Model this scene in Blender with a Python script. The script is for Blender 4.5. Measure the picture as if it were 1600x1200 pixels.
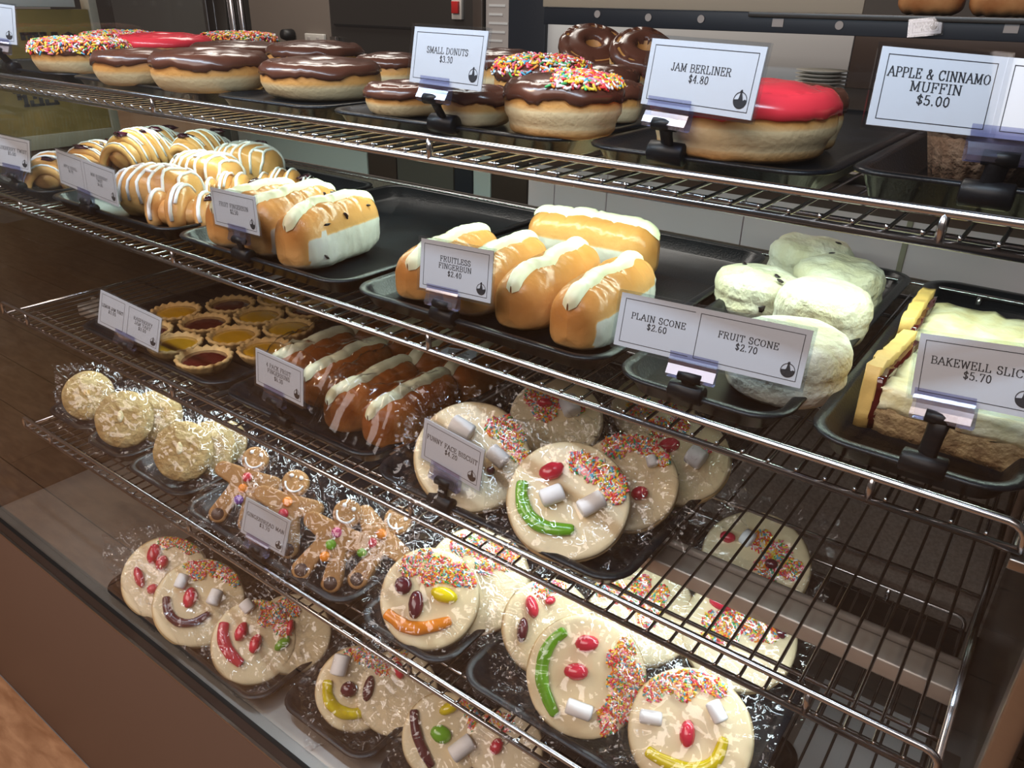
import bpy, bmesh, math, random
from mathutils import Vector, Matrix, noise
S = bpy.context.scene
for _o in list(bpy.data.objects): bpy.data.objects.remove(_o)
C = S.collection
PI = math.pi
# ------------------------------------------------------------------ camera
cd = bpy.data.cameras.new('camera'); cam = bpy.data.objects.new('camera', cd); C.objects.link(cam)
cam.location = (0, 0, 1.5); cam.rotation_euler = (1.1132, -0.0189, 0.6373)
cd.sensor_fit = 'HORIZONTAL'; cd.sensor_width = 36; cd.lens = 36*1210.5/1600; cd.clip_start = 0.02; cd.clip_end = 50
S.camera = cam
# ------------------------------------------------------------------ view and world
S.view_settings.view_transform = 'Standard'; S.view_settings.look = 'None'
S.view_settings.exposure = 0.0; S.view_settings.gamma = 1; S.view_settings.use_curve_mapping = False
S.cycles.transparent_max_bounces = 24
S.cycles.max_bounces = 6
S.cycles.caustics_reflective = False; S.cycles.caustics_refractive = False
S.cycles.sample_clamp_indirect = 3.0
W = bpy.data.worlds.new('shop ambience'); S.world = W; W.use_nodes = True
W.node_tree.nodes['Background'].inputs[0].default_value = (1.0, 0.80, 0.72, 1)
W.node_tree.nodes['Background'].inputs[1].default_value = 0.13
def area(name, loc, rot, sx, sy, power, col, spread=PI):
    l = bpy.data.lights.new(name, 'AREA'); l.shape = 'RECTANGLE'; l.size = sx; l.size_y = sy
    l.energy = power; l.color = col; l.spread = spread
    o = bpy.data.objects.new(name, l); C.objects.link(o); o.location = loc; o.rotation_euler = rot
    return o
# LED strips of the cabinet: above the top shelf, under the top shelf, under the third shelf
area('led_strip_top', (-0.62, 0.368, 1.67), (0.45, 0, 0), 1.34, 0.02, 4.2, (0.66, 0.83, 1.0))
area('led_strip_second', (-0.62, 0.640, 1.3735), (-0.03, 0, 0), 1.30, 0.012, 2.6, (0.80, 1.0, 0.86))
area('led_strip_lower', (-0.60, 0.520, 1.040), (0.0, 0, 0), 1.22, 0.014, 1.5, (0.80, 0.95, 1.0))
# ceiling lamps of the shop on the customers' side
area('ceiling_lamp_front', (-0.5, -1.3, 2.85), (0.35, 0, 0), 2.6, 1.4, 60, (1.0, 0.86, 0.82))
area('ceiling_lamp_spot', (-1.6, -0.5, 2.8), (0.1, 0, 0), 0.25, 0.25, 16, (1.0, 0.72, 0.50))
area('ceiling_lamp_kitchen', (-1.6, 1.4, 2.6), (0, 0, 0), 1.2, 0.5, 20, (1.0, 0.93, 0.85))

# ------------------------------------------------------------------ materials
def mat(name, col, rough=0.5, metal=0.0, spec=0.5, bump=0.0, bscale=200, var=0.0, vscale=40, coat=0.0, col2=None, sss=0.0, bdist=0.002, emit=None, estr=0):
    m = bpy.data.materials.new(name); m.use_nodes = True; nt = m.node_tree; N = nt.nodes; L = nt.links
    b = N['Principled BSDF']; b.inputs['Base Color'].default_value = (*col, 1); b.inputs['Roughness'].default_value = rough
    b.inputs['Metallic'].default_value = metal; b.inputs['Specular IOR Level'].default_value = spec
    b.inputs['Coat Weight'].default_value = coat; b.inputs['Coat Roughness'].default_value = 0.12
    if sss: b.inputs['Subsurface Weight'].default_value = sss; b.inputs['Subsurface Radius'].default_value = (0.006, 0.004, 0.003); b.inputs['Subsurface Scale'].default_value = 1
    if emit: b.inputs['Emission Color'].default_value = (*emit, 1); b.inputs['Emission Strength'].default_value = estr
    tc = N.new('ShaderNodeTexCoord')
    if var or col2:
        n = N.new('ShaderNodeTexNoise'); n.inputs['Scale'].default_value = vscale; n.inputs['Detail'].default_value = 6
        L.new(tc.outputs['Object'], n.inputs['Vector'])
        r = N.new('ShaderNodeValToRGB'); r.color_ramp.elements[0].position = 0.35; r.color_ramp.elements[1].position = 0.68
        c2 = col2 or tuple(min(1, c*(1+var)) for c in col)
        c1 = col if col2 else tuple(c*(1-var) for c in col)
        r.color_ramp.elements[0].color = (*c1, 1); r.color_ramp.elements[1].color = (*c2, 1)
        L.new(n.outputs['Fac'], r.inputs['Fac']); L.new(r.outputs['Color'], b.inputs['Base Color'])
    if bump:
        n2 = N.new('ShaderNodeTexNoise'); n2.inputs['Scale'].default_value = bscale; n2.inputs['Detail'].default_value = 4
        L.new(tc.outputs['Object'], n2.inputs['Vector'])
        bp = N.new('ShaderNodeBump'); bp.inputs['Strength'].default_value = bump; bp.inputs['Distance'].default_value = bdist
        L.new(n2.outputs['Fac'], bp.inputs['Height']); L.new(bp.outputs['Normal'], b.inputs['Normal'])
    return m
def film(name, tint, fac_add, rough, bump=0.0, bscale=60, ior=1.45, ridge=False, gloss=(1, 1, 1)):
    m = bpy.data.materials.new(name); m.use_nodes = True; nt = m.node_tree; N = nt.nodes; L = nt.links; N.clear()
    out = N.new('ShaderNodeOutputMaterial'); mx = N.new('ShaderNodeMixShader'); t = N.new('ShaderNodeBsdfTransparent'); g = N.new('ShaderNodeBsdfGlossy')
    t.inputs['Color'].default_value = (*tint, 1); g.inputs['Roughness'].default_value = rough; g.inputs['Color'].default_value = (*gloss, 1)
    f = N.new('ShaderNodeFresnel'); ge = N.new('ShaderNodeNewGeometry'); mr = N.new('ShaderNodeMath'); mr.operation = 'MULTIPLY_ADD'
    mr.inputs[1].default_value = 1.0/ior-ior; mr.inputs[2].default_value = ior; L.new(ge.outputs['Backfacing'], mr.inputs[0]); L.new(mr.outputs[0], f.inputs['IOR'])   # same thin-sheet reflectance from both sides
    a = N.new('ShaderNodeMath'); a.operation = 'ADD'; a.use_clamp = True; a.inputs[1].default_value = fac_add
    L.new(f.outputs[0], a.inputs[0]); L.new(a.outputs[0], mx.inputs[0]); L.new(t.outputs[0], mx.inputs[1]); L.new(g.outputs[0], mx.inputs[2]); L.new(mx.outputs[0], out.inputs[0])
    if bump:
        tc = N.new('ShaderNodeTexCoord')
        n = N.new('ShaderNodeTexNoise'); n.inputs['Scale'].default_value = bscale; n.inputs['Detail'].default_value = 3; n.inputs['Distortion'].default_value = 1.2
        L.new(tc.outputs['Object'], n.inputs['Vector'])
        v = N.new('ShaderNodeTexVoronoi'); v.inputs['Scale'].default_value = bscale*0.6; v.feature = 'DISTANCE_TO_EDGE'
        L.new(tc.outputs['Object'], v.inputs['Vector'])
        mm_ = N.new('ShaderNodeMath'); mm_.operation = 'MINIMUM'; mm_.inputs[1].default_value = 0.14
        L.new(v.outputs['Distance'], mm_.inputs[0])
        ad = N.new('ShaderNodeMath'); ad.operation = 'MULTIPLY_ADD'; ad.inputs[1].default_value = 2.0
        L.new(mm_.outputs[0], ad.inputs[0]); L.new(n.outputs['Fac'], ad.inputs[2])
        bp = N.new('ShaderNodeBump'); bp.inputs['Strength'].default_value = bump; bp.inputs['Distance'].default_value = 0.004
        L.new(ad.outputs[0], bp.inputs['Height']); L.new(bp.outputs['Normal'], g.inputs['Normal']); L.new(bp.outputs['Normal'], f.inputs['Normal'])
    return m
def crust(name, light, mid, dark, rough=0.45, z0=0.0, z1=1.0, bump=0.25, bscale=90, pale=0.35, topdark=0.9):
    """baked dough: pale underside, golden band, browner top (true crust colours), driven by a 'bake' vertex value"""
    m = bpy.data.materials.new(name); m.use_nodes = True; nt = m.node_tree; N = nt.nodes; L = nt.links; b = N['Principled BSDF']
    at = N.new('ShaderNodeAttribute'); at.attribute_name = 'bake'
    tc = N.new('ShaderNodeTexCoord'); n = N.new('ShaderNodeTexNoise'); n.inputs['Scale'].default_value = 55; n.inputs['Detail'].default_value = 5
    L.new(tc.outputs['Object'], n.inputs['Vector'])
    ma = N.new('ShaderNodeMath'); ma.operation = 'MULTIPLY_ADD'; ma.inputs[1].default_value = 0.13; ma.inputs[2].default_value = -0.15
    L.new(n.outputs['Fac'], ma.inputs[0])
    ad = N.new('ShaderNodeMath'); ad.operation = 'ADD'; ad.use_clamp = True; L.new(at.outputs['Fac'], ad.inputs[0]); L.new(ma.outputs[0], ad.inputs[1])
    r = N.new('ShaderNodeValToRGB'); e = r.color_ramp.elements; e[0].position = pale - 0.12; e[0].color = (*light, 1); e[1].position = topdark; e[1].color = (*dark, 1)
    k = e.new(pale + 0.12); k.color = (*mid, 1)
    L.new(ad.outputs[0], r.inputs['Fac']); L.new(r.outputs['Color'], b.inputs['Base Color'])
    b.inputs['Roughness'].default_value = rough; b.inputs['Specular IOR Level'].default_value = 0.35
    b.inputs['Subsurface Weight'].default_value = 0.0
    n2 = N.new('ShaderNodeTexNoise'); n2.inputs['Scale'].default_value = bscale*3; n2.inputs['Detail'].default_value = 5; L.new(tc.outputs['Object'], n2.inputs['Vector'])
    bp = N.new('ShaderNodeBump'); bp.inputs['Strength'].default_value = bump; bp.inputs['Distance'].default_value = 0.0022
    L.new(n2.outputs['Fac'], bp.inputs['Height']); L.new(bp.outputs['Normal'], b.inputs['Normal'])
    return m
M = {}
M['chrome'] = mat('polished wire', (0.50, 0.49, 0.50), 0.20, 1.0)
M['steel'] = mat('brushed steel', (0.33, 0.30, 0.28), 0.30, 1.0, var=0.12, vscale=8)
M['steel_dark'] = mat('dark steel', (0.16, 0.14, 0.13), 0.35, 1.0)
M['brown_panel'] = mat('brown laminate', (0.150, 0.100, 0.078), 0.45, spec=0.3)
M['trim_dark'] = mat('dark trim', (0.05, 0.032, 0.025), 0.35)
M['black'] = mat('black rubber', (0.006, 0.006, 0.007), 0.5)
M['tray'] = mat('black plastic tray', (0.006, 0.008, 0.011), 0.30, spec=0.32, bump=0.15, bscale=500, var=0.3, vscale=30)
M['clip'] = mat('black clip plastic', (0.004, 0.004, 0.005), 0.4, spec=0.25)
M['card'] = mat('white card', (0.80, 0.78, 0.80), 0.6)
M['ink'] = mat('black ink', (0.02, 0.02, 0.025), 0.6)
M['sleeve'] = film('clear acrylic', (0.93, 0.95, 0.97), 0.02, 0.05)
M['grip'] = film('ribbed clear plastic', (0.62, 0.64, 0.86), 0.22, 0.22, gloss=(0.8, 0.82, 1.0))
M['glass'] = film('front glass', (0.97, 0.985, 0.98), 0.0, 0.0, ior=1.42)
M['cello'] = film('cellophane', (0.985, 0.985, 0.99), 0.02, 0.055, bump=0.8, bscale=15, ior=1.5)
M['cello_soft'] = film('smooth cellophane', (0.97, 0.97, 0.975), 0.02, 0.10, bump=0.5, bscale=16, ior=1.30)
M['dough'] = crust('donut dough', (0.78, 0.62, 0.36), (0.66, 0.34, 0.10), (0.48, 0.20, 0.05), pale=0.38)
M['bun'] = crust('glazed bun crust', (0.72, 0.70, 0.64), (0.74, 0.42, 0.16), (0.52, 0.21, 0.05), rough=0.26, pale=0.34, topdark=0.98, bump=0.55, bscale=28)
M['choc'] = mat('chocolate icing', (0.105, 0.036, 0.021), 0.24, spec=0.5, coat=0.15)
M['pink'] = mat('red icing', (0.80, 0.045, 0.065), 0.20, spec=0.6)
M['cream'] = mat('cream icing', (0.84, 0.82, 0.56), 0.38, sss=0.0, bump=0.1, bscale=60)
M['fondant'] = mat('white biscuit icing', (0.88, 0.715, 0.44), 0.32, bump=0.06, bscale=25, var=0.04, vscale=20)
M['drizzle'] = mat('white drizzle', (0.88, 0.88, 0.90), 0.25)
M['berry'] = mat('blueberry filling', (0.045, 0.006, 0.016), 0.15, bump=0.6, bscale=120, coat=0.5)
M['biscuit'] = mat('biscuit', (0.62, 0.43, 0.21), 0.7, bump=0.4, bscale=250, var=0.2, vscale=60)
M['cookie'] = mat('crackled cookie', (0.42, 0.26, 0.09), 0.8, bump=1.0, bscale=95, col2=(0.60, 0.46, 0.22), vscale=35, bdist=0.007)
M['ginger'] = mat('gingerbread', (0.42, 0.21, 0.07), 0.65, bump=0.3, bscale=300, var=0.12, vscale=50)
M['scone'] = mat('floury scone', (0.66, 0.60, 0.42), 0.8, bump=0.9, bscale=110, col2=(0.82, 0.79, 0.68), vscale=30, bdist=0.004)
M['raisin'] = mat('raisin', (0.02, 0.010, 0.012), 0.4, bump=0.6, bscale=300)
M['tart_shell'] = mat('tart pastry', (0.55, 0.34, 0.13), 0.65, bump=0.4, bscale=250, var=0.18, vscale=70)
M['jam_red'] = mat('raspberry jam', (0.075, 0.008, 0.006), 0.10, bump=0.3, bscale=60, coat=0.5)
M['jam_yellow'] = mat('lemon jam', (0.50, 0.25, 0.01), 0.12, bump=0.2, bscale=50, coat=0.5)
M['almond'] = mat('almond topping', (0.80, 0.66, 0.34), 0.6, bump=0.7, bscale=120, col2=(0.90, 0.84, 0.60), vscale=60)
M['crumb'] = mat('brown crumb base', (0.20, 0.11, 0.045), 0.85, bump=1.0, bscale=260, col2=(0.42, 0.27, 0.12), vscale=120)
M['shortcrust'] = mat('shortcrust edge', (0.70, 0.44, 0.13), 0.6, bump=0.3, bscale=120, var=0.12, vscale=50)
M['marsh'] = mat('marshmallow', (0.88, 0.86, 0.86), 0.6)
M['chocdip'] = mat('dark chocolate dip', (0.055, 0.022, 0.014), 0.3)
M['label'] = mat('pale blue sticker', (0.50, 0.58, 0.66), 0.5)
M['muffin'] = mat('muffin crumb', (0.24, 0.13, 0.07), 0.8, bump=0.9, bscale=180, col2=(0.38, 0.24, 0.15), vscale=90)
M['paper'] = mat('white baking paper', (0.62, 0.63, 0.64), 0.6)
for k, c in dict(red=(0.62, 0.03, 0.06), green=(0.16, 0.42, 0.02), plum=(0.10, 0.012, 0.022), yellow=(0.80, 0.62, 0.01), orange=(0.85, 0.26, 0.02), purple=(0.16, 0.06, 0.35), magenta=(0.55, 0.02, 0.16)).items():
    M[k] = mat(k + ' jelly', c, 0.18, spec=0.6, coat=0.3)
SPR = [mat('sprinkle '+n, c, 0.4) for n, c in (('red', (0.80, 0.05, 0.05)), ('orange', (0.90, 0.28, 0.02)), ('yellow', (0.90, 0.66, 0.06)), ('green', (0.06, 0.42, 0.12)), ('white', (0.86, 0.82, 0.78)), ('pink', (0.85, 0.18, 0.28)), ('blue', (0.10, 0.42, 0.60)))]
M['back_panel'] = mat('mauve grey panel', (0.84, 0.70, 0.77), 0.5)
M['wall_taupe'] = mat('taupe wall', (0.095, 0.082, 0.072), 0.6)
M['appliance'] = mat('dark appliance steel', (0.10, 0.095, 0.09), 0.28, 0.8)
M['navy'] = mat('navy shelf edge', (0.012, 0.018, 0.028), 0.4)
M['glasspanel'] = mat('frosted grey panel', (0.60, 0.63, 0.64), 0.3)
M['gold'] = mat('yellow ochre board', (0.27, 0.185, 0.05), 0.4, var=0.15, vscale=6)
M['beige'] = mat('beige board', (0.36, 0.32, 0.25), 0.6)
M['stone'] = mat('speckled laminate', (0.21, 0.165, 0.14), 0.5, col2=(0.30, 0.245, 0.21), vscale=260)
M['deck'] = mat('stainless deck', (0.42, 0.385, 0.35), 0.36, 0.75, var=0.10, vscale=12)
M['plate'] = mat('white plate', (0.42, 0.40, 0.35), 0.3)
M['loaf'] = mat('loaf crust', (0.42, 0.16, 0.05), 0.35, bump=0.4, bscale=60, col2=(0.60, 0.30, 0.12), vscale=25)
M['white_plastic'] = mat('white plastic', (0.55, 0.54, 0.50), 0.4)
M['red_plastic'] = mat('red plastic', (0.45, 0.02, 0.02), 0.3)
M['tag'] = mat('pale tag', (0.38, 0.36, 0.35), 0.6)
M['diffuser'] = mat('led diffuser', (0.9, 0.9, 0.9), 0.4, emit=(0.8, 0.95, 1.0), estr=3)

# ------------------------------------------------------------------ mesh helpers
def link(name, me, parent=None, smooth=True, m=None):
    o = bpy.data.objects.new(name, me); C.objects.link(o)
    if parent is not None: o.parent = parent
    if m is not None: me.materials.append(m)
    if smooth: me.polygons.foreach_set('use_smooth', [True]*len(me.polygons))
    return o
def mesh(name, vs, fs, m=None, parent=None, smooth=True):
    me = bpy.data.meshes.new(name); me.from_pydata([tuple(v) for v in vs], [], fs); me.update()
    return link(name, me, parent, smooth, m)
def thing(name, label, cat, loc=(0, 0, 0), rot=None, group=None, kind=None):
    o = bpy.data.objects.new(name, None); C.objects.link(o); o.location = loc; o.empty_display_size = 0.02
    if rot is not None:
        if isinstance(rot, Matrix): o.rotation_euler = rot.to_euler()
        elif isinstance(rot, (tuple, list)): o.rotation_euler = rot
        else: o.rotation_euler = (0, 0, rot)
    o['label'] = label; o['category'] = cat
    if group: o['group'] = group
    if kind: o['kind'] = kind
    return o
def tag(o, label, cat, group=None):
    o['label'] = label; o['category'] = cat
    if group: o['group'] = group
    return o
def struct(o): o['kind'] = 'structure'; return o
def boxdata(x0, x1, y0, y1, z0, z1):
    v = [(x, y, z) for z in (z0, z1) for y in (y0, y1) for x in (x0, x1)]
    return v, [(0, 2, 3, 1), (4, 5, 7, 6), (0, 1, 5, 4), (2, 6, 7, 3), (0, 4, 6, 2), (1, 3, 7, 5)]
def box(name, x0, x1, y0, y1, z0, z1, m, parent=None, bev=0.0, seg=2):
    v, f = boxdata(x0, x1, y0, y1, z0, z1)
    if not bev: return mesh(name, v, f, m, parent, False)
    bm = bmesh.new(); vv = [bm.verts.new(p) for p in v]
    for q in f: bm.faces.new([vv[i] for i in q])
    bmesh.ops.bevel(bm, geom=bm.edges[:], offset=bev, segments=seg, profile=0.6, affect='EDGES')
    me = bpy.data.meshes.new(name); bm.to_mesh(me); bm.free()
    return link(name, me, parent, True, m)
def tubedata(path, r, n=8, closed=False, radii=None, flat=1.0):
    P = [Vector(p) for p in path]; vs = []; fs = []; k = len(P); up = Vector((0, 0, 1)); prev = None
    for i, p in enumerate(P):
        a = P[(i-1) % k] if (closed or i > 0) else p; b = P[(i+1) % k] if (closed or i < k-1) else p
        t = (b-a).normalized()
        if prev is None:
            u = t.cross(up);  u = u.normalized() if u.length > 1e-4 else t.cross(Vector((1, 0, 0))).normalized()
        else:
            u = (prev - t*prev.dot(t)); u = u.normalized() if u.length > 1e-6 else prev
        prev = u; w = t.cross(u); rr = radii[i] if radii else r
        for j in range(n):
            an = 2*PI*j/n; vs.append(p + u*math.cos(an)*rr + w*math.sin(an)*rr*flat)
    for i in range(k if closed else k-1):
        for j in range(n):
            a = i*n+j; b = i*n+(j+1) % n; c = ((i+1) % k)*n+(j+1) % n; d = ((i+1) % k)*n+j
            fs.append((a, b, c, d))
    if not closed: fs.append(tuple(range(n-1, -1, -1))); fs.append(tuple(range((k-1)*n, k*n)))
    return vs, fs
def tube(name, path, r, m, parent=None, n=8, closed=False, radii=None, flat=1.0):
    v, f = tubedata(path, r, n, closed, radii, flat); return mesh(name, v, f, m, parent)
def merge(parts):
    V = []; Fc = []
    for v, f in parts:
        k = len(V); V += list(v); Fc += [tuple(i+k for i in q) for q in f]
    return V, Fc
def lathedata(prof, n=32, cx=0, cy=0, fn=None):
    vs = []; fs = []
    for i, (r, z) in enumerate(prof):
        for j in range(n):
            a = 2*PI*j/n; rr, zz = (r, z) if fn is None else fn(r, z, a, i)
            vs.append((cx+rr*math.cos(a), cy+rr*math.sin(a), zz))
    for i in range(len(prof)-1):
        for j in range(n): fs.append((i*n+j, i*n+(j+1) % n, (i+1)*n+(j+1) % n, (i+1)*n+j))
    return vs, fs
def bake(o, fn):
    at = o.data.attributes.new('bake', 'FLOAT', 'POINT')
    at.data.foreach_set('value', [fn(v.co) for v in o.data.vertices])
def catmull(pts, n=6):
    P = [Vector(p) for p in pts]; out = []
    for i in range(len(P)-1):
        a = P[max(0, i-1)]; b = P[i]; c = P[i+1]; d = P[min(len(P)-1, i+2)]
        for k in range(n):
            t = k/n; out.append(0.5*((2*b)+(c-a)*t+(2*a-5*b+4*c-d)*t*t+(3*b-a-3*c+d)*t**3))
    out.append(P[-1]); return out
def ns(x, y, z=0.0, s=1.0): return noise.noise(Vector((x*s, y*s, z*s)))
TICKETS = {'small': ((-0.4162, 0.476, 1.4395), (0.9876, -0.157, -0.0045), (0.0328, 0.1782, 0.9834), 0.0886, 0.045), 'jam': ((-0.2111, 0.476, 1.439), (0.9724, -0.2328, -0.0128), (0.0439, 0.1287, 0.9907), 0.0898, 0.0442), 'apple': ((-0.0771, 0.476, 1.4408), (0.9205, 0.3863, -0.0585), (-0.0605, 0.289, 0.9554), 0.0658, 0.0445), 'edge': ((-1.1784, 0.476, 1.4401), (0.8977, 0.4321, -0.0866), (0.0125, 0.1716, 0.9851), 0.073, 0.0502), 'bberry': ((-1.2182, 0.476, 1.2759), (0.9689, 0.2358, -0.0747), (0.0288, 0.1923, 0.9809), 0.073, 0.0469), 'scroll': ((-1.0136, 0.476, 1.2699), (0.9978, -0.0517, -0.0409), (0.0435, 0.0498, 0.9978), 0.16, 0.0477), 'fruit': ((-0.7078, 0.476, 1.2776), (0.9956, -0.0831, 0.0438), (-0.041, 0.0356, 0.9985), 0.0911, 0.0439), 'fruitless': ((-0.4089, 0.476, 1.2731), (0.9992, 0.0196, 0.0358), (-0.0383, 0.1504, 0.9879), 0.082, 0.0474), 'scone': ((-0.1827, 0.476, 1.2731), (0.9971, 0.0762, 0.0091), (-0.0267, 0.2326, 0.9722), 0.1394, 0.0433), 'bake': ((-0.018, 0.476, 1.294), (0.9496, -0.2585, 0.1772), (-0.1177, 0.2298, 0.9661), 0.075, 0.0425), 'lemon': ((-0.9073, 0.434, 1.1158), (0.9807, 0.1285, -0.1471), (0.1136, 0.237, 0.9648), 0.1141, 0.0483), 'pack': ((-0.6122, 0.434, 1.13), (0.997, -0.0748, 0.0204), (-0.0102, 0.134, 0.9909), 0.0875, 0.0439), 'face': ((-0.3812, 0.434, 1.1255), (0.9958, -0.0721, -0.0566), (0.0637, 0.1006, 0.9929), 0.0762, 0.0444), 'ginger': ((-0.658, 0.417, 0.927), (0.9831, 0.1263, -0.1326), (0.0972, 0.2539, 0.9623), 0.0723, 0.0509), 
 'roll': ((-0.2498, 1.34, 1.4676), (0.9529, 0.2833, 0.1084), (-0.1644, 0.1819, 0.9695), 0.0457, 0.0244)}
DONUTS = {'a': (-1.0869, 0.5408, 0.0582), 'b': (-0.907, 0.5119, 0.0467), 'c': (-0.7969, 0.5312, 0.0612), 'd': (-0.6645, 0.571, 0.0605), 'e': (-0.5104, 0.5339, 0.0366), 'f': (-0.4237, 0.5259, 0.0293), 'g': (-0.342, 0.5309, 0.0451), 'h': (-0.2044, 0.5442, 0.0624), 'i': (-0.18, 0.598, 0.0278), 's2': (-1.2563, 0.69, 0.0578), 'red': (-1.1555, 0.7, 0.067), 's3': (-1.1577, 0.83, 0.0603), 'c2': (-0.9796, 0.7, 0.063), 'd2': (-0.8462, 0.72, 0.0615), 'j': (-0.6905, 0.7, 0.0416), 's4': (-0.4476, 0.655, 0.046), 'k': (-0.5573, 0.74, 0.0387), 'm1': (-0.3507, 0.625, 0.0247), 'm2': (-0.4006, 0.7, 0.0283), 't1': (-0.4839, 0.8, 0.0368), 't2': (-0.4114, 0.78, 0.0331)}
SCONES = {'a': (-0.2272, 0.7084, 0.0397), 'b': (-0.2205, 0.8437, 0.0419), 'c': (-0.168, 0.7681, 0.0422), 'd': (-0.1571, 0.6757, 0.0402), 'e': (-0.1473, 0.5568, 0.0455)}
TARTS = [(-0.8278, 0.4806, 0.0377), (-0.8899, 0.4819, 0.0373), (-0.8587, 0.5431, 0.0345), (-0.9377, 0.548, 0.0356), (-1.006, 0.5517, 0.03), (-0.9836, 0.6082, 0.0355), (-0.9089, 0.6084, 0.0365), (-0.9636, 0.4866, 0.0324), (-0.8373, 0.6027, 0.0308), (-0.9542, 0.6566, 0.0361), (-1.0596, 0.5914, 0.0218)]
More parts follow.
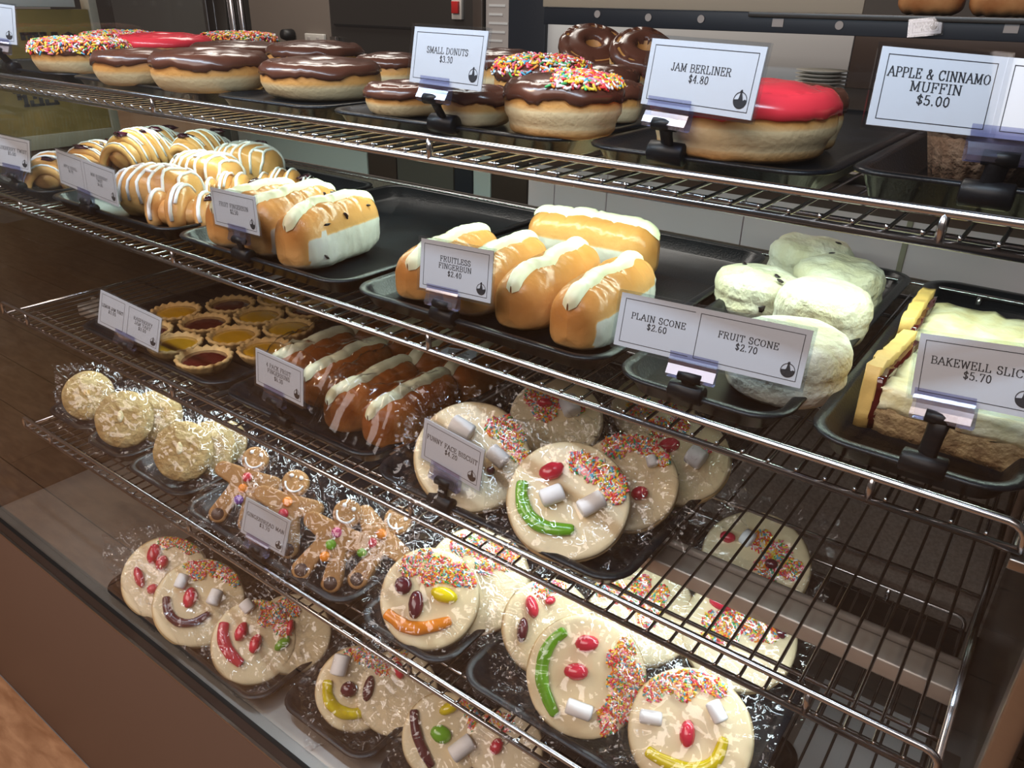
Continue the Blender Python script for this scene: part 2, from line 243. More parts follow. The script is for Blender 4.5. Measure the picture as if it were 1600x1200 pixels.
FACES = {
 's3_left': {'c': (-0.3883, 0.4748, 1.1225), 'a': (0.7741, 0.6331, -0.0), 'b': (-0.4705, 0.5753, 0.6691), 'R': 0.0538, 'eyes': [('plum', 0.0168, -0.0164, 0.0041, 0.0041, 0)], 'mallow': [(-0.0188, 0.0299, 0.0001, 0.0173, 0.0077), (0.0159, 0.003, 0.0303, -0.0105, 0.0071)], 'hair': [(0.0221, 0.0258, 0.0106), (0.0366, 0.012, 0.0106), (0.0434, -0.0015, 0.0083), (0.0371, 0.0307, 0.0095), (0.0499, 0.0212, 0.0089)]},
 's3_front': {'c': (-0.2814, 0.4726, 1.1204), 'a': (0.8593, 0.5115, -0.0), 'b': (-0.3919, 0.6582, 0.6428), 'R': 0.0528, 'eyes': [('red', -0.0157, 0.0225, 0.0114, 0.0076, 25)], 'mouth': ('green', [(-0.0395, 0.0122), (-0.0395, -0.0007), (-0.0346, -0.0142), (-0.0231, -0.0242), (-0.0091, -0.0269), (0.0062, -0.0262)], 0.0054), 'mallow': [(-0.023, -0.0039, -0.0047, 0.0047, 0.0071), (0.0096, -0.0108, 0.0288, 0.0016, 0.0071)], 'hair': [(0.0072, 0.0328, 0.0109), (0.0212, 0.0263, 0.012), (0.0351, 0.0188, 0.012), (0.0392, 0.0068, 0.0087), (0.0459, 0.0168, 0.0076)]},
 's3_right': {'c': (-0.2592, 0.5361, 1.1148), 'a': (0.9003, 0.4353, -0.0), 'b': (-0.343, 0.7094, 0.6157), 'R': 0.0461, 'eyes': [('red', 0.0118, -0.0115, 0.0079, 0.0062, 20)], 'mallow': [(0.0181, 0.0245, 0.0212, 0.0141, 0.0045)], 'hair': [(-0.0134, 0.0315, 0.0124), (0.0029, 0.0378, 0.0124), (0.0157, 0.0332, 0.009), (0.0293, 0.0229, 0.0067)]},
 's3_back': {'c': (-0.2457, 0.6066, 1.1125), 'a': (0.9269, 0.3754, -0.0), 'b': (-0.3251, 0.8027, 0.5), 'R': 0.052, 'eyes': [('red', -0.0072, 0.0063, 0.011, 0.0073, 30)], 'mallow': [(0.0115, -0.0005, 0.0259, -0.0091, 0.0098)], 'hair': [(-0.0187, 0.026, 0.0122), (-0.0009, 0.0312, 0.011), (0.0253, 0.0103, 0.0073)]},
 's3_far': {'c': (-0.3791, 0.6015, 1.111), 'a': (0.846, 0.5332, -0.0), 'b': (-0.4618, 0.7326, 0.5), 'R': 0.0491, 'eyes': [('red', -0.0125, 0.012, 0.0079, 0.0052, 0)], 'mallow': [(0.0102, 0.0173, 0.0173, -0.0014, 0.0092)], 'hair': [(-0.0229, 0.0215, 0.0131), (-0.0121, 0.0043, 0.0144), (-0.0029, 0.0165, 0.0131), (0.0202, 0.0102, 0.0092)]},
 's3_deep': {'c': (-0.3135, 0.6935, 1.1056), 'a': (0.9112, 0.4119, -0.0), 'b': (-0.3733, 0.8258, 0.4226), 'R': 0.0453, 'eyes': [], 'mallow': [], 'hair': [(-0.0139, -0.0038, 0.0153), (0.0134, -0.0042, 0.0139), (0.029, -0.0148, 0.0111)]},
 's4_behind': {'c': (-0.1867, 0.7362, 0.9331), 'a': (0.9693, 0.2458, -0.0), 'b': (-0.2013, 0.794, 0.5736), 'R': 0.0602, 'eyes': [('red', -0.0346, 0.0177, 0.0088, 0.0066, 0), ('plum', 0.0172, -0.001, 0.0073, 0.0058, 0)], 'mallow': [(-0.0191, 0.0234, -0.0071, 0.0171, 0.0088)], 'hair': [(0.0023, 0.0236, 0.0146), (0.0217, 0.0133, 0.0161), (0.0376, 0.0001, 0.0146), (0.0148, -0.0077, 0.0161)]},
 's4_orange': {'c': (-0.4367, 0.4629, 0.9358), 'a': (0.7273, 0.6863, -0.0), 'b': (-0.4853, 0.5143, 0.7071), 'R': 0.0525, 'eyes': [('plum', -0.0274, 0.0142, 0.0094, 0.0094, 0), ('plum', -0.0147, -0.0059, 0.0081, 0.0148, -8), ('yellow', 0.0147, 0.0018, 0.0148, 0.0081, -20)], 'mouth': ('orange', [(-0.0464, -0.0115), (-0.0368, -0.0191), (-0.0271, -0.0261), (-0.0135, -0.0295), (0.0029, -0.0281), (0.0209, -0.0243)], 0.0061), 'mallow': [], 'hair': [(-0.0202, 0.0335, 0.0115), (-0.0033, 0.0384, 0.0135), (0.0132, 0.0281, 0.0148), (0.0298, 0.0224, 0.0135), (0.0009, 0.0236, 0.0121), (0.043, 0.0163, 0.0094)]},
 's4_second': {'c': (-0.4153, 0.5145, 0.9359), 'a': (0.7782, 0.6281, -0.0), 'b': (-0.4811, 0.5961, 0.6428), 'R': 0.058, 'eyes': [], 'mallow': [], 'hair': [(-0.0171, 0.0373, 0.0123), (0.0001, 0.0371, 0.0136), (0.0172, 0.0287, 0.0136), (0.0307, 0.0184, 0.0109), (0.0102, 0.0153, 0.0123), (0.0378, 0.0285, 0.0109)]},
 's4_left': {'c': (-0.316, 0.5059, 0.9339), 'a': (0.6821, 0.7313, -0.0), 'b': (-0.4893, 0.4564, 0.7431), 'R': 0.0476, 'eyes': [('red', -0.0157, 0.0214, 0.0063, 0.0114, 10), ('plum', -0.0277, 0.0005, 0.0057, 0.0121, -15), ('red', 0.0035, 0.0254, 0.0057, 0.0044, 20)], 'mallow': [], 'hair': [(-0.0024, 0.0463, 0.0114), (0.0133, 0.0415, 0.0101), (0.0365, 0.0422, 0.0114), (-0.0035, 0.0372, 0.0089)]},
 's4_front': {'c': (-0.2495, 0.4697, 0.9409), 'a': (0.8831, 0.4692, -0.0), 'b': (-0.3016, 0.5677, 0.766), 'R': 0.0553, 'eyes': [('red', -0.0013, 0.0289, 0.0113, 0.0077, 10), ('red', -0.009, 0.0031, 0.0113, 0.0077, 5)], 'mouth': ('green', [(-0.0218, 0.0379), (-0.0338, 0.0262), (-0.04, 0.0101), (-0.0394, -0.0079), (-0.0331, -0.0227), (-0.0241, -0.0369)], 0.0053), 'mallow': [(-0.0152, -0.0259, 0.0086, -0.0311, 0.0065)], 'hair': [(0.0357, 0.0305, 0.0095), (0.0279, 0.0183, 0.0107), (0.0403, 0.0086, 0.0107), (0.0311, -0.0008, 0.0119), (0.0417, -0.0105, 0.0107), (0.0309, -0.0201, 0.0107), (0.0231, -0.0309, 0.0095), (0.0372, -0.0275, 0.0083), (0.024, -0.0427, 0.0071), (0.0493, 0.0042, 0.0059)]},
 's4_corner': {'c': (-0.1462, 0.4741, 0.9362), 'a': (0.9556, 0.2946, -0.0), 'b': (-0.2083, 0.6757, 0.7071), 'R': 0.0532, 'eyes': [('red', -0.0019, -0.0011, 0.0066, 0.0116, 5)], 'mouth': ('yellow', [(-0.0329, -0.0227), (-0.0212, -0.0261), (-0.0045, -0.028), (0.0111, -0.0255), (0.0241, -0.0147), (0.0282, 0.0048)], 0.005), 'mallow': [(-0.0436, 0.0027, -0.0244, 0.0048, 0.0055), (0.0132, 0.0303, 0.0242, 0.016, 0.0061)], 'hair': [(-0.0367, 0.025, 0.0089), (-0.0248, 0.0363, 0.01), (-0.0095, 0.0441, 0.01), (0.0069, 0.0447, 0.01), (0.0167, 0.0419, 0.0078), (-0.0101, 0.0321, 0.0089), (-0.0358, 0.035, 0.0078)]},
 's4_pair': {'c': (-0.1584, 0.6152, 0.9336), 'a': (0.9684, 0.2493, -0.0), 'b': (-0.1965, 0.7631, 0.6157), 'R': 0.0569, 'eyes': [('red', -0.0222, 0.0229, 0.012, 0.0063, -5), ('plum', 0.0374, 0.0159, 0.0057, 0.0114, 20)], 'mallow': [], 'hair': [(-0.0258, 0.0038, 0.0114), (-0.0117, 0.0111, 0.0126), (0.0035, 0.0123, 0.0126), (0.0168, 0.0067, 0.0114), (-0.0231, -0.0094, 0.0114), (-0.0085, -0.0051, 0.0101), (0.029, 0.0059, 0.0076), (-0.0292, 0.0353, 0.0089), (-0.0204, 0.0391, 0.0076)]},
 's4_mid': {'c': (-0.2524, 0.5866, 0.9306), 'a': (0.9186, 0.3952, -0.0), 'b': (-0.3238, 0.7525, 0.5736), 'R': 0.0558, 'eyes': [], 'mallow': [], 'hair': [(-0.0419, 0.0172, 0.0118), (-0.0248, 0.0135, 0.0118), (-0.0079, 0.0098, 0.0131), (0.0117, 0.0087, 0.0131), (-0.0035, 0.0272, 0.0105), (0.0168, 0.0208, 0.0092), (0.0071, -0.0069, 0.0105)]},
 'd_far': {'c': (-0.9081, 0.4156, 0.7497), 'a': (0.5678, 0.8232, -0.0), 'b': (-0.5821, 0.4015, 0.7071), 'R': 0.0589, 'eyes': [('red', -0.0118, 0.0358, 0.0091, 0.0145, -15), ('red', -0.0021, 0.0212, 0.0082, 0.0109, -30), ('red', -0.0331, 0.0068, 0.0063, 0.0154, 10), ('red', -0.0165, -0.0134, 0.0082, 0.0073, 0)], 'mallow': [], 'hair': [(0.0168, 0.055, 0.0136), (0.0053, 0.0498, 0.0109), (0.029, 0.0481, 0.0127), (0.0366, 0.0374, 0.0118), (0.0496, 0.0376, 0.0109), (0.0618, 0.0297, 0.0109)]},
 'd_brown': {'c': (-0.8245, 0.4146, 0.7504), 'a': (0.4493, 0.8934, -0.0), 'b': (-0.6317, 0.3177, 0.7071), 'R': 0.0599, 'eyes': [('red', -0.0104, 0.0094, 0.0088, 0.0141, -25)], 'mouth': ('plum', [(-0.0386, 0.0196), (-0.0405, 0.0045), (-0.0373, -0.0087), (-0.028, -0.0193), (-0.011, -0.0238), (0.0099, -0.018)], 0.0053), 'mallow': [(-0.0109, 0.0416, -0.0222, 0.0253, 0.007), (0.0262, 0.0091, 0.0135, -0.0085, 0.0079)], 'hair': [(0.0006, 0.0546, 0.0123), (0.0165, 0.05, 0.0132), (0.0312, 0.0385, 0.0132), (0.0421, 0.0289, 0.0132), (0.0509, 0.0172, 0.0106), (0.0061, 0.0394, 0.0106)]},
 'd_red': {'c': (-0.7097, 0.4173, 0.7458), 'a': (0.5068, 0.862, -0.0), 'b': (-0.6096, 0.3584, 0.7071), 'R': 0.0534, 'eyes': [('red', -0.0132, 0.0163, 0.0075, 0.0125, -35), ('red', 0.0011, -0.0031, 0.0075, 0.0125, -30)], 'mouth': ('red', [(-0.031, 0.0333), (-0.0354, 0.0198), (-0.0346, 0.005), (-0.0284, -0.0103), (-0.0188, -0.0234)], 0.0067), 'mallow': [(-0.0048, 0.053, 0.0025, 0.0386, 0.0075)], 'hair': [(0.0176, 0.0514, 0.0117), (0.0249, 0.0369, 0.0125), (0.0322, 0.0224, 0.0125), (0.0363, 0.0088, 0.0108), (0.0185, 0.0235, 0.01), (0.0326, 0.0434, 0.01), (0.0419, 0.0032, 0.0083)]},
 'd_green': {'c': (-0.6856, 0.4585, 0.7427), 'a': (0.4814, 0.8765, -0.0), 'b': (-0.6514, 0.3577, 0.6691), 'R': 0.0519, 'eyes': [('red', -0.0014, 0.007, 0.005, 0.0109, -25), ('green', -0.0147, -0.0104, 0.0117, 0.0067, 25)], 'mallow': [], 'hair': [(-0.0033, 0.0377, 0.01), (0.0071, 0.028, 0.01)]},
 'd_yellow': {'c': (-0.5486, 0.4456, 0.7446), 'a': (0.6305, 0.7762, -0.0), 'b': (-0.5194, 0.4219, 0.7431), 'R': 0.0493, 'eyes': [('plum', -0.0091, 0.0015, 0.0102, 0.0094, 0), ('plum', 0.0143, -0.0018, 0.007, 0.0156, -20)], 'mouth': ('yellow', [(-0.0327, 0.0167), (-0.0342, 0.0001), (-0.0294, -0.0131), (-0.0168, -0.024), (-0.0005, -0.027), (0.0175, -0.0229)], 0.0063), 'mallow': [(-0.012, 0.0428, -0.021, 0.0198, 0.0109)], 'hair': [(-0.0006, 0.0485, 0.0109), (0.0101, 0.0392, 0.0109), (0.0247, 0.0307, 0.0109), (0.0327, 0.0181, 0.0102), (0.0401, 0.0071, 0.0078), (0.0149, 0.0489, 0.0094), (0.0362, 0.0287, 0.0078)]},
 'd_behind': {'c': (-0.5083, 0.4747, 0.7402), 'a': (0.6826, 0.7308, -0.0), 'b': (-0.5598, 0.5229, 0.6428), 'R': 0.0501, 'eyes': [('red', 0.004, 0.0245, 0.0062, 0.0108, 10)], 'mallow': [], 'hair': [(-0.0132, 0.0559, 0.0108), (0.0055, 0.0463, 0.0108)]},
 'd_plum': {'c': (-0.421, 0.4603, 0.7418), 'a': (0.7379, 0.6749, -0.0), 'b': (-0.4772, 0.5218, 0.7071), 'R': 0.0478, 'eyes': [('green', -0.0028, 0.003, 0.0125, 0.0096, -25), ('yellow', 0.0075, 0.03, 0.0125, 0.0066, 20)], 'mouth': ('plum', [(-0.0327, 0.0313), (-0.0323, 0.0164), (-0.0283, -0.0006), (-0.0215, -0.0163), (-0.0139, -0.03)], 0.0052), 'mallow': [(0.008, -0.0197, 0.0326, -0.0048, 0.0088)], 'hair': [(0.0339, 0.0256, 0.0103), (0.0385, 0.0116, 0.0103), (0.043, -0.0022, 0.0103), (0.0518, -0.0162, 0.0103), (0.0336, -0.0149, 0.0088), (0.0405, -0.0253, 0.0088), (0.0246, 0.033, 0.0074)]},
 'd_right': {'c': (-0.3569, 0.4947, 0.7368), 'a': (0.8109, 0.5851, -0.0), 'b': (-0.4348, 0.6026, 0.6691), 'R': 0.043, 'eyes': [('red', -0.0107, 0.0016, 0.0072, 0.0093, -30)], 'mallow': [], 'hair': [(-0.0152, 0.0328, 0.01), (-0.0006, 0.0265, 0.01)]},
}
COOKIES = [{'c': (-1.1678, 0.4808, 0.9349), 'a': (0.674, 0.7387, -0.0), 'b': (-0.3915, 0.3572, 0.848), 'R': 0.0381}, {'c': (-1.0457, 0.4714, 0.9385), 'a': (0.7577, 0.6526, -0.0), 'b': (-0.3263, 0.3789, 0.866), 'R': 0.0415}, {'c': (-1.0247, 0.5088, 0.9351), 'a': (0.7816, 0.6238, -0.0), 'b': (-0.3306, 0.4142, 0.848), 'R': 0.0383}, {'c': (-0.8993, 0.4732, 0.9377), 'a': (0.796, 0.6052, -0.0), 'b': (-0.3026, 0.398, 0.866), 'R': 0.0405}, {'c': (-0.8846, 0.5027, 0.9344), 'a': (0.8152, 0.5791, -0.0), 'b': (-0.3069, 0.432, 0.848), 'R': 0.0375}, {'c': (-0.888, 0.53, 0.9288), 'a': (0.8274, 0.5616, -0.0), 'b': (-0.3221, 0.4746, 0.8192), 'R': 0.032}]
GINGER = [{'c': (-0.7584, 0.471, 0.9412), 'a': (0.7295, 0.684, -0.0), 'b': (-0.4211, 0.4491, 0.788), 'R': 0.049}, {'c': (-0.6781, 0.4698, 0.9385), 'a': (0.7628, 0.6466, -0.0), 'b': (-0.4156, 0.4903, 0.766), 'R': 0.0469}, {'c': (-0.5885, 0.4663, 0.9367), 'a': (0.8027, 0.5963, -0.0), 'b': (-0.3833, 0.516, 0.766), 'R': 0.0445}, {'c': (-0.5525, 0.4984, 0.9342), 'a': (0.8392, 0.5438, -0.0), 'b': (-0.3846, 0.5934, 0.7071), 'R': 0.0448}]
# ------------------------------------------------------------------ levels
Z1, Z2, Z3, Z4, ZD = 1.3896, 1.2306, 1.0744, 0.8866, 0.700
FLOOR = 0.18
# ------------------------------------------------------------------ room
fl = thing('floor', 'wooden plank floor in warm brown', 'floor', kind='structure')
del fl['label'], fl['category']
M['wood'] = mat('worn floor wood', (0.36, 0.19, 0.10), 0.45, bump=0.6, bscale=60, col2=(0.56, 0.33, 0.19), vscale=13)
_tc = [n for n in M['wood'].node_tree.nodes if n.type == 'TEX_NOISE' and abs(n.inputs['Scale'].default_value-13) < .1][0]
_mp = M['wood'].node_tree.nodes.new('ShaderNodeMapping'); _mp.inputs['Scale'].default_value = (1.0, 4, 1)
M['wood'].node_tree.links.new(M['wood'].node_tree.nodes['Texture Coordinate'].outputs['Object'], _mp.inputs['Vector']); M['wood'].node_tree.links.new(_mp.outputs['Vector'], _tc.inputs['Vector']); _tc.inputs['Distortion'].default_value = 0.5
for i in range(18):
    y1 = 0.34 - i*0.17; off = (i*0.53) % 1.3
    for k in range(-3, 2):
        x0 = -2.2 + off + k*1.3
        p = box('plank', x0+0.0015, x0+1.2985, y1-0.1685, y1-0.0015, FLOOR-0.02, FLOOR, M['wood'], fl)
struct(box('wall_back', -5.5, 2.0, 2.6, 2.7, FLOOR-0.02, 3.0, M['wall_taupe']))
struct(box('wall_right', 2.0, 2.1, -3.0, 2.7, FLOOR-0.02, 3.0, M['wall_taupe']))
struct(box('ceiling', -5.5, 2.0, -3.0, 2.7, 3.0, 3.05, mat('ceiling paint', (0.25, 0.22, 0.20), 0.8)))
kf = box('floor', -5.5, 2.0, 0.42, 2.6, FLOOR-0.03, FLOOR-0.021, M['wall_taupe']); struct(kf)

# ------------------------------------------------------------------ display case
case = thing('display_case', 'long glass fronted bakery display case with a stainless deck and brown lower panel', 'display case', (0, 0, 0))
box('front_panel', -3.2, 0.06, 0.340, 0.356, FLOOR, 0.703, M['brown_panel'], case, 0.001)
box('panel_edge', -3.2, 0.06, 0.337, 0.3405, 0.703, 0.7065, M['steel'], case)['label'] = 'thin pale metal edge along the top of the brown panel'
box('glass_channel', -3.2, 0.06, 0.3405, 0.352, 0.695, 0.7040, M['trim_dark'], case)
box('glass_seal', -3.2, 0.06, 0.352, 0.3575, 0.698, 0.7045, M['black'], case)['label'] = 'black rubber seal under the front glass'
box('deck', -1.36, 0.05, 0.358, 0.935, 0.672, ZD, M['deck'], case, 0.001)
v, f = boxdata(-1.36, 0.055, 0.3535, 0.3565, 0.704, 1.78)
g = mesh('front_glass', [(-3.2, 0.355, 0.7045), (0.055, 0.355, 0.7045), (0.055, 0.335, 1.80), (-3.2, 0.335, 1.80)], [(0, 1, 2, 3)], M['glass'], case, False)
box('end_panel', 0.046, 0.052, 0.40, 0.94, 0.60, 1.22, M['steel_dark'], case, 0.001)['label'] = 'dark metal panel closing the right end'
box('corner_post', 0.040, 0.054, 0.392, 0.412, 0.60, 1.80, M['steel'], case, 0.002)
box('end_glass', -1.366, -1.360, 0.36, 0.94, 0.70, 1.78, M['glass'], case)['label'] = 'clear glass at the left end of the case'
box('left_frame', -1.372, -1.352, 0.925, 0.950, 0.60, 1.78, M['steel'], case, 0.002)
box('back_board', -1.36, 0.046, 0.940, 0.952, 0.80, 1.228, M['stone'], case)['label'] = 'speckled brown board at the back of the case'
box('lower_back_board', -1.36, 0.046, 0.942, 0.952, 0.67, 0.797, M['black'], case)
box('top_fascia', -1.36, 0.05, 0.35, 0.45, 1.72, 1.78, M['steel'], case, 0.003)
box('shelf_upright', 0.030, 0.040, 0.875, 0.890, 0.70, 1.24, M['steel_dark'], case, 0.001)
box('shelf_upright', -1.31, -1.30, 0.875, 0.890, 0.70, 1.72, M['steel_dark'], case, 0.001)
# sliding panels behind the second shelf, one by one
xs = [(-1.352, -0.998, 'glasspanel'), (-0.995, -0.930, 'trim_dark'), (-0.927, -0.806, 'wall_taupe'), (-0.803, -0.768, 'navy'), (-0.765, -0.732, 'glasspanel'), (-0.730, -0.664, 'trim_dark')]
for a, b, k in xs: box('rear_panel', a, b, 0.941, 0.950, 1.231, 1.386, M[k], case, 0.0006)
for a, b in ((-0.661, -0.616), (-0.6145, -0.530), (-0.5285, -0.334), (-0.3325, -0.149), (-0.143, 0.045)):
    box('rear_panel', a, b, 0.941, 0.950, 1.231, 1.386, M['back_panel'], case, 0.0006)
box('rear_panel', -0.149, -0.143, 0.939, 0.944, 1.231, 1.386, M['beige'], case, 0.0006)
tag(box('neighbour_cabinet', 0.062, 1.2, 0.36, 1.2, FLOOR, 1.30, M['black'], None, 0.004), 'black cabinet standing to the right of the display case', 'cabinet')

# ------------------------------------------------------------------ background behind the case
bc = thing('back_counter_shelf', 'navy edged wall shelf behind the case with pale tags on its edge', 'shelf', (-0.4, 1.36, 1.46))
def bx2(parent, name, x0, x1, y0, y1, z0, z1, m, bev=0.001):
    p = parent.location; return box(name, x0-p.x, x1-p.x, y0-p.y, y1-p.y, z0-p.z, z1-p.z, m, parent, bev)
bx2(bc, 'shelf_board', -0.925, 0.4, 1.352, 1.46, 1.464, 1.494, M['navy'])
bx2(bc, 'beige_strip', -0.925, -0.344, 1.348, 1.352, 1.494, 1.53, M['beige'])
bx2(bc, 'ledge', -0.52, 0.4, 1.346, 1.352, 1.4865, 1.4945, M['appliance'])
for x, z in ((-0.806, 1.484), (-0.702, 1.481), (-0.603, 1.481), (-0.375, 1.478)):
    v, f = lathedata([(0, 0), (0.0062, 0), (0.0062, 0.002), (0, 0.002)], 20)
    o = mesh('round_tag', [(a, -c, b) for a, b, c in v], f, M['tag'], bc, False); o.location = (x-bc.location.x, -0.008, z-bc.location.z)
for x, z in ((-0.471, 1.479), (-0.145, 1.481)): bx2(bc, 'square_tag', x-0.009, x+0.009, 1.3505, 1.352, z-0.006, z+0.006, M['tag'], 0)
wp = thing('counter_cupboard', 'grey fronted counter cupboard behind the case under the navy shelf', 'cupboard', (-0.4, 1.45, FLOOR))
bx2(wp, 'body', -0.93, 0.4, 1.42, 1.72, FLOOR, 1.360, M['appliance'])
bx2(wp, 'worktop', -0.93, 0.4, 1.22, 1.72, 1.352, 1.362, M['appliance'])
bx2(wp, 'splash_panel', -0.918, -0.882, 1.715, 1.72, 1.362, 1.464, M['glasspanel'])
bx2(wp, 'splash_panel', -1.30, -0.44, 1.70, 1.712, 1.362, 1.464, M['glasspanel'])
bx2(wp, 'splash_panel', -0.438, 0.4, 1.70, 1.712, 1.362, 1.464, M['trim_dark'])
def plate_stack(cx, cy, z, n, r, grp, lab):
    for i in range(n):
        prof = [(0, 0), (r*0.55, 0), (r*0.6, 0.001), (r, 0.0042), (r, 0.0052), (r*0.6, 0.0022), (0, 0.0015)]
        v, f = lathedata(prof, 28); o = mesh('plate', v, f, M['plate'], None); o.location = (cx+0.0006*((i*7) % 3-1), cy, z+i*0.0052)
        tag(o, (('topmost', 'second', 'third', 'fourth', 'fifth', 'sixth', 'seventh', 'eighth', 'ninth', 'tenth', 'lowest')[n-1-i] if i else 'lowest')+' '+lab, 'plate', grp)
plate_stack(-0.365, 1.27, 1.362, 11, 0.037, 'tall stack of plates behind the case', 'white plate from the top of the tall stack behind the case')
plate_stack(-0.455, 1.285, 1.362, 4, 0.035, 'low stack of plates behind the case', 'white plate of the low stack left of the tall plate stack')
def loaf(x, y, z, L, w, h, lab):
    V = []; Fc = []; n1, n2 = 24, 16
    for i in range(n1+1):
        s = -1+2*i/n1; k = max(0.0, 1-abs(s)**5)**0.4
        for j in range(n2):
            a = 2*PI*j/n2; c, d = math.cos(a), math.sin(a)
            V.append((s*L/2, w/2*k*math.copysign(abs(c)**0.7, c)*(1+0.05*ns(s*3, a)), h/2+h/2*k*math.copysign(abs(d)**0.7, d)*(1+0.12*ns(s*5, 3))))
    for i in range(n1):
        for j in range(n2): Fc.append((i*n2+j, i*n2+(j+1) % n2, (i+1)*n2+(j+1) % n2, (i+1)*n2+j))
    o = mesh('bread_loaf', V, Fc, M['loaf']); o.location = (x, y, z); tag(o, lab, 'bread')
loaf(-0.262, 1.40, 1.494, 0.090, 0.08, 0.05, 'brown crusted loaf at the left end of the upper back shelf')
loaf(-0.168, 1.40, 1.494, 0.088, 0.08, 0.052, 'brown crusted loaf on the upper back shelf between two other loaves')
loaf(-0.072, 1.40, 1.494, 0.092, 0.08, 0.05, 'brown crusted loaf at the right end of the upper back shelf')
gb = thing('sign_board', 'yellow ochre sign board with mirrored dark letters beyond the left end glass', 'sign', (-1.44, 0.6, 1.2))
bx2(gb, 'board', -1.46, -1.44, 0.40, 0.742, 1.285, 1.476, M['gold'])
bx2(gb, 'lower_rail', -1.465, -1.436, 0.40, 0.756, 1.262, 1.285, M['beige'])
M['sidewood'] = mat('dark side wood', (0.10, 0.055, 0.028), 0.35, bump=0.2, bscale=20, col2=(0.16, 0.095, 0.05), vscale=6)
tag(box('wooden_side_cabinet', -2.4, -1.452, 0.38, 1.3, FLOOR, 1.26, M['sidewood'], None, 0.004), 'brown wooden cabinet standing left of the display case below the ochre sign', 'cabinet')
bx2(gb, 'top_light', -1.46, -1.436, 0.40, 0.720, 1.479, 1.50, M['white_plastic'])
bx2(gb, 'frame', -1.462, -1.435, 0.742, 0.756, 1.26, 1.60, M['beige'])
ap = thing('steel_oven', 'dark steel oven with a red switch behind the case', 'oven', (-1.6, 1.75, FLOOR))
bx2(ap, 'body', -1.92, -1.345, 1.70, 2.2, FLOOR, 1.9, M['appliance'], 0.004)
bx2(ap, 'door_seam', -1.90, -1.36, 1.694, 1.70, 1.430, 1.435, M['black'], 0)
bx2(ap, 'edge_strip', -1.375, -1.345, 1.690, 1.70, 1.25, 1.9, M['steel'], 0.001)
bx2(ap, 'switch_plate', -1.445, -1.412, 1.690, 1.70, 1.458, 1.52, M['white_plastic'], 0.001)
bx2(ap, 'switch', -1.440, -1.418, 1.683, 1.69, 1.472, 1.50, M['red_plastic'], 0.001)
bx2(ap, 'hinge', -1.915, -1.890, 1.688, 1.70, 1.36, 1.40, M['steel'], 0.001)
no = thing('paper_notice', 'white paper notice with printed lines hanging beside the oven', 'notice', (-1.30, 1.70, 1.45))
bx2(no, 'sheet', -1.338, -1.262, 1.698, 1.700, 1.33, 1.60, M['tag'], 0)
for k in range(12): bx2(no, 'printed_line', -1.328, -1.285+0.008*(k % 3), 1.6972, 1.698, 1.35+k*0.02, 1.355+k*0.02, M['glasspanel'], 0)
tag(box('dark_column', -1.262, -1.150, 1.69, 1.80, FLOOR, 2.4, M['navy'], None, 0.003), 'dark narrow column between paper notice and shelf', 'column')
pc = thing('chrome_post', 'chrome double post standing left of the taupe board behind the case', 'post', (-2.38, 1.70, FLOOR))
for dx, r_ in ((-0.07, 0.022), (-0.005, 0.014), (0.045, 0.012)):
    tube('pole', [(dx, 0, 0), (dx, 0, 2.2)], r_, M['chrome'], pc, 12)
tag(box('grey_machine', -3.16, -2.46, 1.72, 2.2, FLOOR, 1.95, mat('grey machine paint', (0.10, 0.10, 0.095), 0.4), None, 0.01), 'large dark grey kitchen machine at the far left', 'machine')
so = thing('power_socket', 'white double wall socket with a black plug on the taupe board', 'socket', (-2.05, 1.70, 1.39))
bx2(so, 'plate', -2.03, -1.945, 1.690, 1.702, 1.375, 1.405, M['white_plastic'], 0.003)
for dx in (-2.01, -1.97): bx2(so, 'outlet', dx-0.006, dx+0.006, 1.688, 1.6905, 1.384, 1.396, M['tag'], 0.001)
tag(box('taupe_board', -2.30, -1.925, 1.703, 1.76, FLOOR, 1.9, mat('taupe board', (0.16, 0.135, 0.115), 0.5), None, 0.002), 'taupe board standing between the chrome post and the oven', 'board')
tube('black_plug', [(-0.05, -0.002, 0.005), (-0.05, -0.035, 0.010)], 0.018, M['black'], so, 12, radii=[0.02, 0.014])

